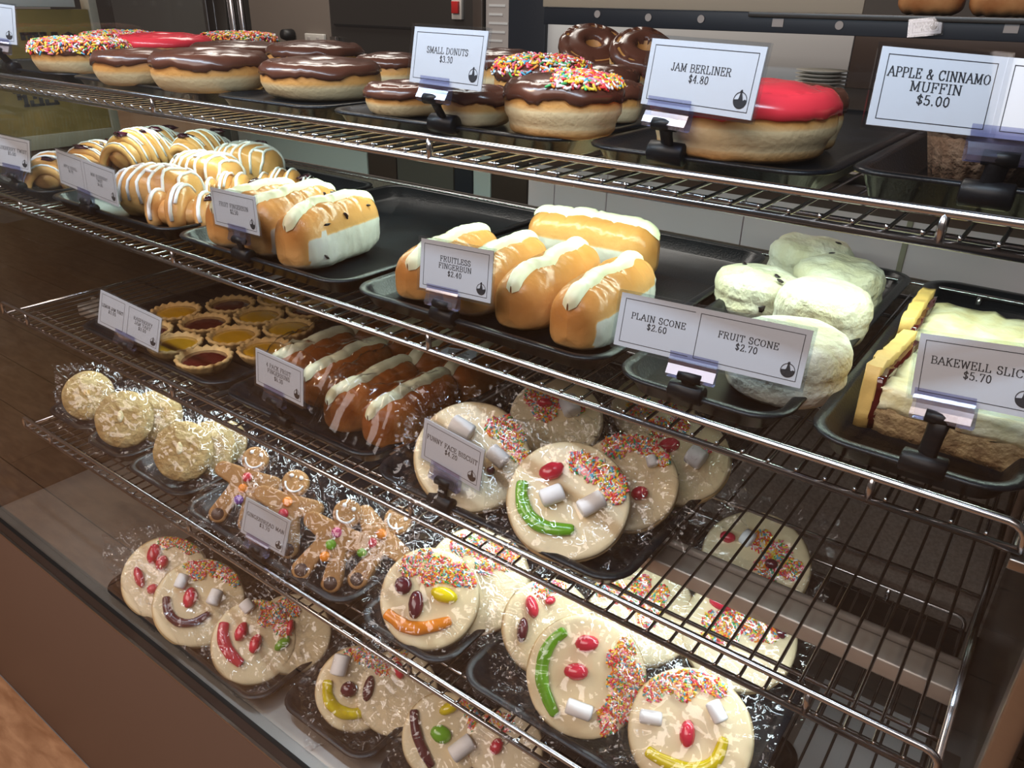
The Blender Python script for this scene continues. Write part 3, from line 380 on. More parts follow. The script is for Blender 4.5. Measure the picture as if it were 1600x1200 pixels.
# ------------------------------------------------------------------ wire racks
XP = [-1.1566, -0.7966, -0.4157, -0.0557]
def rack(name_label, x0, x1, yf, yb, z, lip, posts):
    t = thing('wire_rack', name_label, 'rack', (x0, yf, z))
    T = lambda pts: [(a-x0, b-yf, c-z) for a, b, c in pts]
    R_ = 0.0027
    tube('front_rail', T([(x0, yf, z), (x1, yf, z)]), R_, M['chrome'], t, 10)
    def lippath(y):
        c = 0.010; pts = [(x0, y, z)]
        for k in range(5): a = PI - PI/2*k/4; pts.append((x0+c+c*math.cos(a), y, z+lip-c+c*math.sin(a)))
        for k in range(5): a = PI/2 - PI/2*k/4; pts.append((x1-c+c*math.cos(a), y, z+lip-c+c*math.sin(a)))
        pts.append((x1, y, z)); return pts
    tube('lip_rail', T(lippath(yf)), R_, M['chrome'], t, 10)
    tube('rear_rail', T([(x0, yb, z), (x1, yb, z)]), R_, M['chrome'], t, 8)
    tube('lip_rail', T(lippath(yb)), R_*0.8, M['chrome'], t, 8)
    for x in (x0, x1): tube('side_rail', T([(x, yf, z), (x, yb, z)]), R_, M['chrome'], t, 8)
    for y in (yf+0.035, (yf+yb)/2, yb-0.06): tube('cross_rod', T([(x0, y, z-0.0035), (x1, y, z-0.0035)]), 0.0018, M['chrome'], t, 6)
    p0 = None
    for x in posts:
        for y in (yf, yb):
            if p0 is None:
                p0 = tube('post', [(0, 0, 0), (0, 0, lip)], 0.0026, M['chrome'], t, 8); o = p0
            else:
                o = p0.copy(); C.objects.link(o); o.parent = t
            o.location = (x-x0, y-yf, 0)
    w0 = None; n = int((x1-x0-0.01)/0.018)
    for i in range(1, n+1):
        x = x1 - i*0.018
        if w0 is None:
            w0 = tube('wire', [(0, -0.0015, 0.0052), (0, 0.0015, 0.0030), (0, yb-yf, 0.0030)], 0.0013, M['chrome'], t, 6); o = w0
        else: o = w0.copy(); C.objects.link(o); o.parent = t
        o.location = (x-x0, 0, 0)
    for x in (x0+0.004, x1-0.004):
        pass
    box('end_bracket', x1-x0-0.004, x1-x0+0.012, -0.006, 0.03, -0.010, -0.003, M['steel'], t, 0.001)
rack('top wire rack carrying the donut trays', -1.345, 0.026, 0.4582, 0.875, Z1, 0.0165, [-1.30]+XP)
rack('second wire rack carrying finger buns and scones', -1.345, 0.026, 0.4502, 0.867, Z2, 0.0165, [-1.30]+XP)
rack('third wire rack carrying tarts and bun packs', -1.232, 0.024, 0.4198, 0.836, Z3, 0.0195, XP)
rack('lowest wire rack carrying cookies and face biscuits', -1.240, 0.024, 0.4068, 0.822, Z4, 0.0185, XP)
lb = thing('light_bar', 'slim metal light bar fixed under the third rack', 'light', (-0.6, 0.53, 1.05))
M['bar'] = mat('satin aluminium', (0.46, 0.42, 0.38), 0.42, 0.6)
bx2(lb, 'housing', -1.22, 0.026, 0.517, 0.548, 1.046, 1.062, M['bar'], 0.002)
bx2(lb, 'diffuser', -1.21, 0.020, 0.520, 0.536, 1.0445, 1.046, M['diffuser'], 0)
tube('bright_rail', [(-0.62, 0.014, 0.015), (0.626, 0.014, 0.015)], 0.004, M['bar'], lb, 8)
l2 = thing('light_bar', 'slim metal light bar fixed under the top rack', 'light', (-0.6, 0.53, 1.378))
bx2(l2, 'housing', -1.30, 0.026, 0.618, 0.658, 1.3755, 1.3845, M['steel_dark'], 0.002)
bx2(l2, 'light_cutoff_lip', -1.30, 0.026, 0.616, 0.619, 1.364, 1.3755, M['steel_dark'], 0)  # unseen lip added to cut off the strip's light towards the front

# ------------------------------------------------------------------ trays
def rrect(x0, x1, y0, y1, r, n=7):
    out = []
    for cx, cy, a0 in ((x1-r, y1-r, 0), (x0+r, y1-r, PI/2), (x0+r, y0+r, PI), (x1-r, y0+r, 1.5*PI)):
        for k in range(n): a = a0+PI/2*k/(n-1); out.append((cx+r*math.cos(a), cy+r*math.sin(a)))
    return out
def tray(x0, x1, y0, y1, zs, lab, h=0.020, r=0.030, m='tray', grp=None, zb=0.0032):
    bot = 0.0032; ins = [(0.014, bot), (0.006, h-0.004), (0.0005, h-0.0025), (0.0, h-0.0012), (0.001, h), (0.007, h), (0.009, h-0.001), (0.016, zb+0.0025)]
    V = []; Fc = []
    for d, z in ins:
        loop = rrect(x0+d, x1-d, y0+d, y1-d, max(0.006, r-d)); V += [(a-x0, b-y0, z) for a, b in loop]
    n = 28
    for i in range(len(ins)-1):
        for j in range(n): Fc.append((i*n+j, i*n+(j+1) % n, (i+1)*n+(j+1) % n, (i+1)*n+j))
    Fc.append(tuple(range(n-1, -1, -1))); k = (len(ins)-1)*n; Fc.append(tuple(range(k, k+n)))
    o = mesh('tray', V, Fc, M[m]); o.location = (x0, y0, zs)
    return tag(o, lab, 'tray', grp)
zs = Z1+0.0014
tray(-1.335, -1.045, 0.488, 0.86, zs, zb=0.0145, lab='black tray under the sprinkle donuts at the far left of the top rack')
tray(-1.035, -0.757, 0.488, 0.86, zs, zb=0.0145, lab='black tray under the two long chocolate donuts left of the top rack')
tray(-0.747, -0.584, 0.488, 0.86, zs, zb=0.0145, lab='black tray left of the small donuts price ticket')
tray(-0.574, -0.313, 0.488, 0.86, zs, zb=0.0145, lab='black tray holding the small donuts behind the small donuts ticket')
tray(-0.303, -0.127, 0.488, 0.86, zs, zb=0.0145, lab='black tray under the red iced berliner')
tray(-0.117, 0.022, 0.488, 0.86, zs, 'glossy black tray with the muffin at the right end of the top rack', h=0.026, r=0.02)
zs = Z2+0.0014
tray(-1.340, -1.156, 0.478, 0.83, zs, 'black tray under the blueberry twists at the left of the second rack')
tray(-1.146, -0.853, 0.478, 0.83, zs, 'black tray under the apple scrolls on the second rack')
tray(-0.843, -0.555, 0.476, 0.85, zs, 'black tray holding the three joined fruit finger buns')
tray(-0.545, -0.264, 0.476, 0.86, zs, 'black tray holding the plain iced finger buns in the middle of the second rack')
tray(-0.253, -0.119, 0.470, 0.885, zs, 'narrow black tray holding the scones')
tray(-0.107, 0.022, 0.470, 0.885, zs, 'black tray holding the bakewell slices at the right end')
zs = Z3+0.0014
tray(-1.059, -0.745, 0.440, 0.80, zs, 'dark tray full of jam tarts on the third rack')
tray(-0.737, -0.490, 0.440, 0.80, zs, 'dark tray under the wrapped bun packs')
tray(-0.482, -0.205, 0.428, 0.80, zs, 'dark tray of wrapped face biscuits on the third rack')
zs = Z4+0.0014
tray(-1.238, -1.112, 0.436, 0.76, zs, 'black tray under the leftmost wrapped cookie')
tray(-1.104, -0.992, 0.428, 0.76, zs, 'black tray under the second and third wrapped cookies')
tray(-0.984, -0.842, 0.424, 0.76, zs, 'black tray under the cookies left of the gingerbread')
tray(-0.831, -0.522, 0.415, 0.76, zs, 'black tray holding the wrapped gingerbread men')
tray(-0.508, -0.380, 0.415, 0.76, zs, 'black tray under the biscuit with the orange mouth')
tray(-0.368, -0.085, 0.418, 0.64, zs, 'large black tray under the biscuit with the long green mouth')
zs = ZD
tray(-1.007, -0.645, 0.364, 0.72, zs, 'black tray of face biscuits at the left of the steel deck')
tray(-0.634, -0.478, 0.386, 0.72, zs, 'black tray on the deck under the biscuit with the yellow smile')
tray(-0.468, -0.270, 0.386, 0.72, zs, 'black tray on the deck under the biscuit with the plum mouth')
tray(-0.255, -0.085, 0.45, 0.72, zs, 'empty black tray on the deck below the lowest rack at the right')
o = box('baking_paper', -0.10, 0.028, 0.62, 0.86, 0.7005, 0.7015, M['paper']); tag(o, 'white sheet of baking paper lying on the deck at the right', 'paper')

# ------------------------------------------------------------------ sprinkles
def sprinkles(name, pts, parent, r=0.00105, L=0.0056, seed=1):
    rnd = random.Random(seed); V = []; Fc = []; MI = []
    for p, n in pts:
        n = Vector(n).normalized(); t = n.cross(Vector((rnd.uniform(-1, 1), rnd.uniform(-1, 1), rnd.uniform(-1, 1)))).normalized()
        t = (t+n*rnd.uniform(-0.15, 0.45)).normalized(); u = t.cross(n).normalized(); w = t.cross(u)
        l = L*rnd.uniform(0.7, 1.2)/2; c = Vector(p)+n*rnd.uniform(0.0003, 0.0022); k = len(V)
        for s, rr in ((-1, 0.55), (-0.75, 1), (0.75, 1), (1, 0.55)):
            for j in range(5): a = 2*PI*j/5; V.append(c+t*l*s+u*math.cos(a)*r*rr+w*math.sin(a)*r*rr)
        mi = rnd.choice((0, 0, 1, 1, 2, 2, 3, 4, 4, 5, 5, 6))
        for i in range(3):
            for j in range(5): Fc.append((k+i*5+j, k+i*5+(j+1) % 5, k+(i+1)*5+(j+1) % 5, k+(i+1)*5+j)); MI.append(mi)
        Fc.append(tuple(k+j for j in range(4, -1, -1))); Fc.append(tuple(k+15+j for j in range(5))); MI += [mi, mi]
    me = bpy.data.meshes.new(name); me.from_pydata([tuple(v) for v in V], [], Fc)
    for m in SPR: me.materials.append(m)
    me.polygons.foreach_set('material_index', MI); me.update()
    o = link(name, me, parent, True); o['kind'] = 'stuff'; return o

# ------------------------------------------------------------------ donuts
def donut(x, y, z, R, H, icing, lab, spr=None, tilt=(0, 0), seed=0, dip=0.25, grp=None, name='donut', cat='donut'):
    t = thing(name, lab, cat, (x, y, z), (tilt[0], tilt[1], 0.75 if tilt[0] else seed*1.3), grp)
    K = 30; waist = 0.055 if name == 'berliner' or dip < 0.15 else 0.012
    def P(s, a):   # s 0 top centre .. 1 bottom centre
        wob = 1+0.03*ns(math.cos(a)*1.3, math.sin(a)*1.3, seed*3.1)
        if s < 0.45:
            q = s/0.45; r = R*0.80*q; d = dip*H*math.exp(-(q/0.30)**2); zz = H*(0.96+0.04*math.sin(PI*q)) - d - 0.07*H*max(0, q-0.6)/0.4
        elif s < 0.85:
            q = (s-0.45)/0.40; an = PI*0.5*(1-2*q)
            r = R*(0.80+0.20*max(0.0, math.cos(an))**0.75)*(1-0.07*max(0.0, q-0.55)/0.45)*(1-waist*math.exp(-((q-0.66)/0.07)**2)); zz = H*(0.465+0.465*math.sin(an)) if an > 0 else H*(0.465+0.445*math.sin(an))
        else:
            q = (s-0.85)/0.15; r = R*0.745*(1-q); zz = 0.02*H
        return Vector((r*wob*math.cos(a), r*wob*math.sin(a), zz+0.0012*ns(r*60*math.cos(a), r*60*math.sin(a), seed)))
    n = 48; V = [P(i/K, 2*PI*j/n) for i in range(K+1) for j in range(n)]
    Fc = [(i*n+j, (i+1)*n+j, (i+1)*n+(j+1) % n, i*n+(j+1) % n) for i in range(K) for j in range(n)]
    d = mesh('dough', V, Fc, M['dough'], t)
    def bk(co):
        h = co.z/H; r = math.hypot(co.x, co.y)/R
        if waist > 0.05: return min(1, max(0.0, 0.62-0.75*math.exp(-((h-0.36)/0.13)**2)+0.15*(h-0.4)))
        return min(0.9, max(0.0, 0.08+2.1*(h-0.24)+(0.25 if h < 0.06 else 0)))
    bake(d, bk)
    lim = lambda a: 0.598+0.035*ns(math.cos(a)*2.2, math.sin(a)*2.2, seed*5.7+1)+0.018*ns(math.cos(a)*9, math.sin(a)*9, seed)
    KI = 16; V = []; n = 72
    for i in range(KI+1):
        for j in range(n):
            a = 2*PI*j/n; s = lim(a)*min(1.0, i/(KI-1)); p = P(s, a); q = P(s+0.01, a)
            tg = (q-p); ra = Vector((-math.sin(a), math.cos(a), 0)); nm = ra.cross(tg).normalized() if tg.length > 1e-7 else Vector((0, 0, 1))
            if nm.dot(Vector((math.cos(a), math.sin(a), 1.2))) < 0: nm = -nm
            if i == 0: nm = Vector((0, 0, 1))
            th = 0.0022 if i < KI-2 else (0.0030 if i == KI-2 else (0.0022 if i == KI-1 else -0.0006))
            V.append(p+nm*th+Vector((0, 0, -0.0008 if i == KI else 0)))
    Fc = [(i*n+j, (i+1)*n+j, (i+1)*n+(j+1) % n, i*n+(j+1) % n) for i in range(KI) for j in range(n)]
    mesh('icing', V, Fc, M[icing], t)
    if spr:
        cnt, smax, sector = spr; rnd = random.Random(seed+9); pts = []
        while len(pts) < cnt:
            a = rnd.uniform(0, 2*PI); s = smax*math.sqrt(rnd.random())
            if sector and math.cos(a-sector[0]) < sector[1]: continue
            p = P(s, a); q = P(s+0.01, a); nm = Vector((-math.sin(a), math.cos(a), 0)).cross(q-p)
            nm = nm.normalized() if nm.length > 1e-9 else Vector((0, 0, 1))
            if nm.z < 0 and s < 0.5: nm = -nm
            if nm.dot(Vector((math.cos(a), math.sin(a), 1.0))) < 0: nm = -nm
            pts.append((p+nm*0.0022, nm))
        sprinkles('sprinkles', pts, t, seed=seed)
    return t
D = DONUTS; zt = Z1+0.0187
def dn(k, H, icing, lab, **kw):
    x, y, R = D[k] if isinstance(k, str) else k
    return donut(x, y, zt+kw.pop('dz', 0), R, H, icing, lab, **kw)
dn('a', 0.038, 'choc', 'round donut thickly covered in rainbow sprinkles at the far left of the top rack', spr=(1700, 0.60, None), seed=1)
dn('s2', 0.038, 'choc', 'second sprinkle covered donut behind the leftmost one', spr=(1300, 0.60, None), seed=2)
dn('red', 0.040, 'pink', 'round donut with smooth red icing behind the chocolate donuts', seed=3)
dn('s3', 0.038, 'choc', 'sprinkle covered donut at the back beside the red iced one', spr=(1200, 0.60, None), seed=4)
dn('b', 0.035, 'choc', 'chocolate donut to the right of the leftmost sprinkle donut', seed=5)
dn('c', 0.040, 'choc', 'large chocolate iced donut at the front, partly hiding the one to its left', seed=6)
dn('c2', 0.036, 'choc', 'chocolate donut directly behind the large front chocolate donut', seed=7)
dn('d', 0.036, 'choc', 'large chocolate donut alone at the front left of the small donuts ticket', seed=8)
dn('d2', 0.041, 'choc', 'chocolate donut with two crumbs behind the lone large front donut', seed=9)
dn('j', 0.035, 'choc', 'chocolate donut half hidden behind the small donuts ticket', seed=10)
dn('e', 0.026, 'choc', 'small chocolate donut at the front left below the small donuts ticket', seed=11)
dn('f', 0.029, 'choc', 'small chocolate donut at the front behind the clip of the small donuts ticket', seed=12)
dn('g', 0.042, 'choc', 'tall donut half covered in rainbow sprinkles right of the small donuts ticket', spr=(1100, 0.53, (2.6, -0.35)), seed=13, dip=0.1)
dn('s4', 0.044, 'choc', 'small sprinkle donut behind the tall half covered one', spr=(1000, 0.58, None), seed=14)
dn('k', 0.044, 'choc', 'chocolate donut peeking out right of the small donuts ticket', seed=15)
dn('m1', 0.032, 'choc', 'small chocolate donut left of the berliner ticket, lower one of the stack', seed=16)
dn('m2', 0.038, 'choc', 'small chocolate donut behind the low one beside the berliner ticket', seed=17)
dn('t1', 0.036, 'choc', 'tilted chocolate donut with a deep dimple in the back row', tilt=(0.55, 0), dz=0.026, seed=18, dip=0.45)
dn('t2', 0.036, 'choc', 'tilted chocolate donut at the back, touching the edge of the berliner ticket', tilt=(0.55, 0), dz=0.026, seed=19, dip=0.45)
dn('h', 0.046, 'pink', 'big round berliner with bright red icing behind the berliner ticket', seed=20, dip=0.0, name='berliner', cat='berliner')
dn('i', 0.042, 'choc', 'chocolate iced berliner half hidden behind the red one', seed=21, dip=0.0, name='berliner', cat='berliner')
# muffin
t = thing('muffin', 'brown cinnamon muffin behind the muffin price ticket', 'muffin', (-0.060, 0.600, Z1+0.0072))
v, f = lathedata([(0, 0), (0.028, 0), (0.036, 0.034), (0.0365, 0.036)], 40, fn=lambda r, z, a, i: (r*(1+0.03*math.cos(a*20)), z)); mesh('paper_case', v, f, M['muffin'], t)
v, f = lathedata([(0.0365, 0.034), (0.043, 0.040), (0.044, 0.046), (0.036, 0.056), (0.020, 0.064), (0, 0.066)], 40, fn=lambda r, z, a, i: (r*(1+0.06*ns(math.cos(a)*3, math.sin(a)*3, z*50)), z+0.003*ns(a*2, r*60))); mesh('top', v, f, M['muffin'], t)
# ------------------------------------------------------------------ finger buns
def bun_parts(t, ox, oy, rot, L, w, h, icing='cream', raisins=0, torn=0, seed=0, bakeoff=0.0, stripe=True, prefix=''):
    """one soft roll; torn: +1 pale pulled side on +x, -1 on -x, 2 both, 0 none"""
    n1, n2 = 64, 40; V = []; Fc = []; ca, sa = math.cos(rot), math.sin(rot)
    def surf(s, a):
        k = max(0.0, 1-abs(s)**4.2)**0.42; c, d = math.cos(a), math.sin(a)
        e = 0.86 if d > 0 else 0.45
        x = w/2*k*math.copysign(abs(c)**(0.74), c); zz = h*0.45+(h*0.55 if d > 0 else h*0.45)*(0.30+0.70*k)*math.copysign(abs(d)**e, d)
        cr = 1+0.07*ns(s*3.5, a*0.9, seed*7.3)+0.02*ns(s*14, a*3, seed)-0.07*math.exp(-((s*5+ns(a, 3, seed)) % 1.7)**2*30)*(1 if d > 0 else 0)
        x *= 1+0.03*ns(s*4, 7, seed); zz = h*0.45+(zz-h*0.45)*cr
        return Vector((x, s*L/2, max(zz, 0.0003)))
    for i in range(n1+1):
        s = -1+2*i/n1
        for j in range(n2): V.append(surf(s, 2*PI*j/n2))
    rotv = lambda p: (p.x*ca-p.y*sa+ox, p.x*sa+p.y*ca+oy, p.z)
    BV = []
    for p in V:
        b = 0.18+0.70*(p.z/h)+0.35*max(0, abs(p.y)/(L/2)-0.75)/0.25*(1 if p.z > h*0.2 else 0.3)
        side = (torn == 2) or (torn == 1 and p.x > 0) or (torn == -1 and p.x < 0)
        if side and abs(p.x) > w*0.36 and abs(p.y) < L/2*0.93 and p.z < h*(0.62+0.07*ns(p.y*60, 2, seed)): b = 0.0
        elif torn == 0: b = max(b, 0.30+0.5*(p.z/h))
        if b == 0.0: p.x += 0.0016*ns(p.y*260, p.z*260, seed)*(1 if p.x > 0 else -1)+0.0014*ns(p.y*90, p.z*90, seed+2)
        BV.append(min(1, (b+0.10 if b > 0.05 else b)+bakeoff*(b > 0.05)))
    for i in range(n1):
        for j in range(n2): Fc.append((i*n2+j, i*n2+(j+1) % n2, (i+1)*n2+(j+1) % n2, (i+1)*n2+j))
    o = mesh(prefix+'bread', [rotv(p) for p in V], Fc, M['bun'], t)
    at = o.data.attributes.new('bake', 'FLOAT', 'POINT'); at.data.foreach_set('value', BV)
    if stripe:
        V = []; Fc = []; m = 44; q = 9
        for i in range(m+1):
            s = -0.98+1.94*i/m; ww = w*0.135*(1+0.25*ns(s*4, 1, seed+3))*min(1, (1-abs(s-0.0)**14+0.25)); xc = w*0.16*ns(s*1.8, 5, seed)
            if i in (0, m): ww *= 0.25
            for j in range(q):
                u = -1+2*j/(q-1); x = xc+ww*u
                cc = max(-1, min(1, x/(w/2*max(0.15, max(0, 1-abs(s)**4.2)**0.42)))); a = math.acos(math.copysign(abs(cc)**(1/0.74), cc)); p = surf(s, a)
                V.append(Vector((x, p.y+(0.002*s), p.z+0.0058*math.sqrt(max(0, 1-u*u))-0.0004*(abs(u) > .95))))
        for i in range(m):
            for j in range(q-1): Fc.append((i*q+j, (i+1)*q+j, (i+1)*q+j+1, i*q+j+1))
        mesh(prefix+'icing', [rotv(p) for p in V], Fc, M[icing], o)
    rnd = random.Random(seed)
    for k in range(raisins):
        s = rnd.uniform(-0.7, 0.7); a = rnd.choice((rnd.uniform(0.25, 0.9), rnd.uniform(-0.35, 0.3))); p = surf(s, a)
        v, f = lathedata([(0, -0.0016), (0.0026, -0.0006), (0.0036, 0.0002), (0.002, 0.001), (0, 0.0013)], 9, fn=lambda r, z, aa, i: (r*(1+0.7*ns(math.cos(aa)*1.5, math.sin(aa)*1.5, k*2.7)), z))
        r_ = mesh('raisin', v, f, M['raisin'], t); r_.location = rotv(p); r_.rotation_euler = (rnd.uniform(0, 3), rnd.uniform(0, 3), 0)
    return o
zb = Z2+0.0014+0.0057
def bun(x, y, rot, L, w, h, lab, grp=None, **kw):
    t = thing('finger_bun', lab, 'bun', (x, y, zb), rot, grp)
    bun_parts(t, 0, 0, 0, L, w, h, **kw); return t
bun(-0.660, 0.560, 0.16, 0.142, 0.062, 0.066, 'fruit finger bun with a pale torn side facing right', raisins=5, torn=1, seed=12)
bun(-0.723, 0.562, 0.16, 0.142, 0.062, 0.067, 'middle fruit finger bun of the three joined ones', raisins=3, torn=2, seed=2)
bun(-0.786, 0.560, 0.16, 0.138, 0.060, 0.062, 'leftmost fruit finger bun behind the fruit bun ticket', raisins=3, torn=2, seed=3)
bun(-0.315, 0.572, 0.10, 0.150, 0.058, 0.056, 'rightmost plain finger bun with a thick cream icing stripe', torn=1, seed=4, bakeoff=0.05)
bun(-0.376, 0.576, 0.10, 0.150, 0.058, 0.056, 'second plain finger bun from the right in the row of four', torn=0, seed=5, bakeoff=0.08)
bun(-0.436, 0.574, 0.10, 0.146, 0.058, 0.054, 'plain finger bun right behind the fruitless bun ticket', torn=0, seed=6)
bun(-0.496, 0.572, 0.10, 0.144, 0.056, 0.052, 'plain finger bun at the left end of the row of four', torn=-1, seed=7)
bun(-0.412, 0.708, PI/2+0.08, 0.150, 0.062, 0.062, 'iced finger bun lying crosswise behind the row of four', torn=-1, seed=8, raisins=1)

# ------------------------------------------------------------------ scones
def scone(k, H, lab, raisins, seed):   # flour-dusted round, raisins half sunk
    x, y, R = SCONES[k]
    t = thing('scone', lab, 'scone', (x, y, zb), seed*1.1)
    prof = [(0.0, 0.0), (0.80, 0.0), (0.93, 0.10), (0.99, 0.28), (0.97, 0.42), (1.0, 0.56), (0.97, 0.74), (0.88, 0.88), (0.70, 0.96), (0.40, 1.0), (0.15, 1.01), (0, 1.01)]
    pr = []
    for i in range(len(prof)-1):
        for q in range(3): a = prof[i]; b = prof[i+1]; pr.append((R*(a[0]+(b[0]-a[0])*q/3), H*(a[1]+(b[1]-a[1])*q/3)))
    pr.append((0, H*1.01)); am = 0.055 if raisins else 0.026
    def fn(r, z, a, i):
        q = (1+am*2*ns(math.cos(a)*1.6, math.sin(a)*1.6, seed+z*25)+am*0.7*ns(math.cos(a)*5, math.sin(a)*5, seed*2+z*80))
        return r*q, z*(1+am*1.6*ns(r*math.cos(a)*45, r*math.sin(a)*45, seed)) if z > H*0.3 else z
    v, f = lathedata(pr, 44, fn=fn); mesh('body', v, f, M['scone'], t)
    rnd = random.Random(seed)
    for q in range(raisins):
        a = rnd.uniform(0, 2*PI); s = rnd.random(); r = R*(0.25+0.6*rnd.random()) if s < 0.5 else R*0.985; z = H*1.0 if s < 0.5 else H*rnd.uniform(0.35, 0.8)
        vv, ff = lathedata([(0, -0.0015), (0.0024, -0.0008), (0.0034, 0.0002), (0.002, 0.0009), (0, 0.0011)], 9, fn=lambda r, z, aa, i: (r*(1+0.6*ns(math.cos(aa)*1.5, math.sin(aa)*1.5, q*3.3)), z))
        o = mesh('raisin', vv, ff, M['raisin'], t); o.location = (r*math.cos(a), r*math.sin(a), z); o.rotation_euler = ((0.3, 0.2, 0) if s < 0.5 else (PI/2, 0, a+PI/2))
scone('a', 0.040, 'lumpy fruit scone nearest the empty bun tray', 6, 1)
scone('b', 0.042, 'fruit scone at the very back of the scone tray', 4, 2)
scone('c', 0.046, 'fruit scone at the back right with raisins on its side', 5, 3)
scone('d', 0.050, 'smooth round plain scone in front of the fruit scones', 0, 4)
scone('e', 0.050, 'large pale plain scone at the front behind the scone tickets', 0, 5)

# ------------------------------------------------------------------ bakewell slices
def slice_(x, y, w, d, rot, lab, seed):
    t = thing('bakewell_slice', lab, 'slice', (x, y, zb), rot)
    def block(name, x0, x1, z0, z1, m, am=0.002, rip=0.0, tilt=0.0):
        nx, ny, nz = 10, 12, 4; bm = bmesh.new()
        bmesh.ops.create_grid(bm, x_segments=nx, y_segments=ny, size=0.5)
        bm.free()
        V = []; Fc = []; idx = {}
        def vid(i, j, k):
            if (i, j, k) not in idx:
                px = x0+(x1-x0)*i/nx; py = d*j/ny; pz = z0+(z1-z0)*k/nz
                if k == nz: pz += rip*math.sin(py*520+seed)+am*1.5*ns(px*90, py*90, seed)+tilt*(px-x0)
                if i == 0: px += am*ns(py*120, pz*120, seed)+rip*0.8*math.sin(py*520+seed)
                if i == nx: px += am*ns(py*120, pz*120, seed+4)
                if j == 0: py += am*ns(px*120, pz*160, seed+8)
                idx[(i, j, k)] = len(V); V.append((px, py, pz))
            return idx[(i, j, k)]
        for i in range(nx):
            for j in range(ny):
                Fc.append((vid(i, j, 0), vid(i, j+1, 0), vid(i+1, j+1, 0), vid(i+1, j, 0))); Fc.append((vid(i, j, nz), vid(i+1, j, nz), vid(i+1, j+1, nz), vid(i, j+1, nz)))
        for i in range(nx):
            for k in range(nz): Fc.append((vid(i, 0, k), vid(i+1, 0, k), vid(i+1, 0, k+1), vid(i, 0, k+1))); Fc.append((vid(i, ny, k), vid(i, ny, k+1), vid(i+1, ny, k+1), vid(i+1, ny, k)))
        for j in range(ny):
            for k in range(nz): Fc.append((vid(0, j, k), vid(0, j, k+1), vid(0, j+1, k+1), vid(0, j+1, k))); Fc.append((vid(nx, j, k), vid(nx, j+1, k), vid(nx, j+1, k+1), vid(nx, j, k+1)))
        mesh(name, V, Fc, M[m], t)
    block('crust', 0, 0.010, 0, 0.046, 'shortcrust', 0.0015, 0.0012)
    block('jam', 0.0095, 0.0135, 0.001, 0.040, 'jam_red', 0.002)
    block('crumb_base', 0.013, w, 0, 0.019, 'crumb', 0.003)
    block('almond_top', 0.013, w-0.001, 0.018, 0.034, 'almond', 0.0035)
slice_(-0.088, 0.530, 0.105, 0.085, -0.06, 'bakewell slice at the front with a golden crust and red jam line', 1)
slice_(-0.090, 0.640, 0.105, 0.095, 0.02, 'bakewell slice behind the front one', 2)

# ------------------------------------------------------------------ twists and scrolls
def twist(x, y, z, L, w, h, rot, n, lab, seed, berry=True, tilt=0.0, drizzle=0.0016):
    t = thing('blueberry_twist', lab, 'pastry', (x, y, z), (tilt, 0, rot))
    parts = []
    core = []
    n1, n2 = 14, 16; V = []; Fc = []
    for i in range(n1+1):
        s = -1+2*i/n1; k = max(0.0, 1-s*s)**0.4
        for j in range(n2):
            a = 2*PI*j/n2; c, d = math.cos(a), math.sin(a); V.append((s*L/2*0.92, w*0.38*k*c, max(0.0, h*0.36+h*0.34*k*d)))
    for i in range(n1):
        for j in range(n2): Fc.append((i*n2+j, i*n2+(j+1) % n2, (i+1)*n2+(j+1) % n2, (i+1)*n2+j))
    parts.append((V, Fc)); driz = []
    for q in range(n):
        xc = -L/2+L*(q+0.5)/n; k = max(0.35, 1-(xc/(L/2))**2*0.75)**0.5; sgn = 1 if q % 2 == 0 else -1
        pth = []; rad = []; dp = []
        for m in range(13):
            th = PI*m/12; px = xc+sgn*0+L*0.20*(m/12-0.5)*1.0; py = w*0.40*k*math.cos(th); pz = h*0.12+h*0.58*k*math.sin(th)
            pth.append((px, py, pz)); rad.append(L/n*0.46*(0.6+0.4*math.sin(th))*k+0.001)
            dp.append((px+0.002*ns(m*0.5, q, seed), w*0.40*k*math.cos(th)*1.0+math.cos(th)*rad[-1], pz+math.sin(th)*rad[-1]+0.0004))
        parts.append(tubedata(pth, 0.01, 9, radii=rad)); driz.append(tubedata(dp[1:12], drizzle, 6))
        if q % 2 == 1: driz.append(tubedata([(a+0.006, b, c-0.0006) for a, b, c in dp[3:10]], drizzle*0.9, 6))
    v, f = merge(parts); o = mesh('dough', v, f, M['bun'], t); bake(o, lambda co: 0.50+0.45*co.z/h+0.15*ns(co.x*60, co.y*60, seed))
    v, f = merge(driz); mesh('icing_drizzle', v, f, M['drizzle'], t)
    if berry:
        rnd = random.Random(seed); P = []
        for q in range(max(2, n//2)):
            xc = -L/2+L*(2*q+1.5)/n
            vv, ff = lathedata([(0, -0.004), (0.006, -0.002), (0.0075, 0.001), (0.004, 0.004), (0, 0.005)], 10, fn=lambda r, z, a, i: (r*(1+0.4*ns(a*2, q, seed)), z))
            P.append(([(a*1.2+min(xc, L/2*0.8), b*1.6+w*0.10*rnd.uniform(-1, 1), c+h*0.72) for a, b, c in vv], ff))
        v, f = merge(P); mesh('blueberry_filling', v, f, M['berry'], t)
    return t
zt2 = zb
twist(-1.226, 0.532, zt2, 0.085, 0.078, 0.066, PI*0.75, 5, 'blueberry twist at the far left behind the first twist ticket', 1)
twist(-1.262, 0.615, zt2, 0.095, 0.085, 0.070, PI*0.62, 6, 'drizzled twist just above the apple scroll ticket', 2)
twist(-1.205, 0.655, zt2+0.012, 0.100, 0.085, 0.082, PI*0.58, 6, 'tall drizzled twist with dark blueberry filling in the middle of the heap', 3)
twist(-1.178, 0.745, zt2+0.004, 0.100, 0.080, 0.080, PI*0.56, 6, 'drizzled twist behind the tall one in the heap', 4)
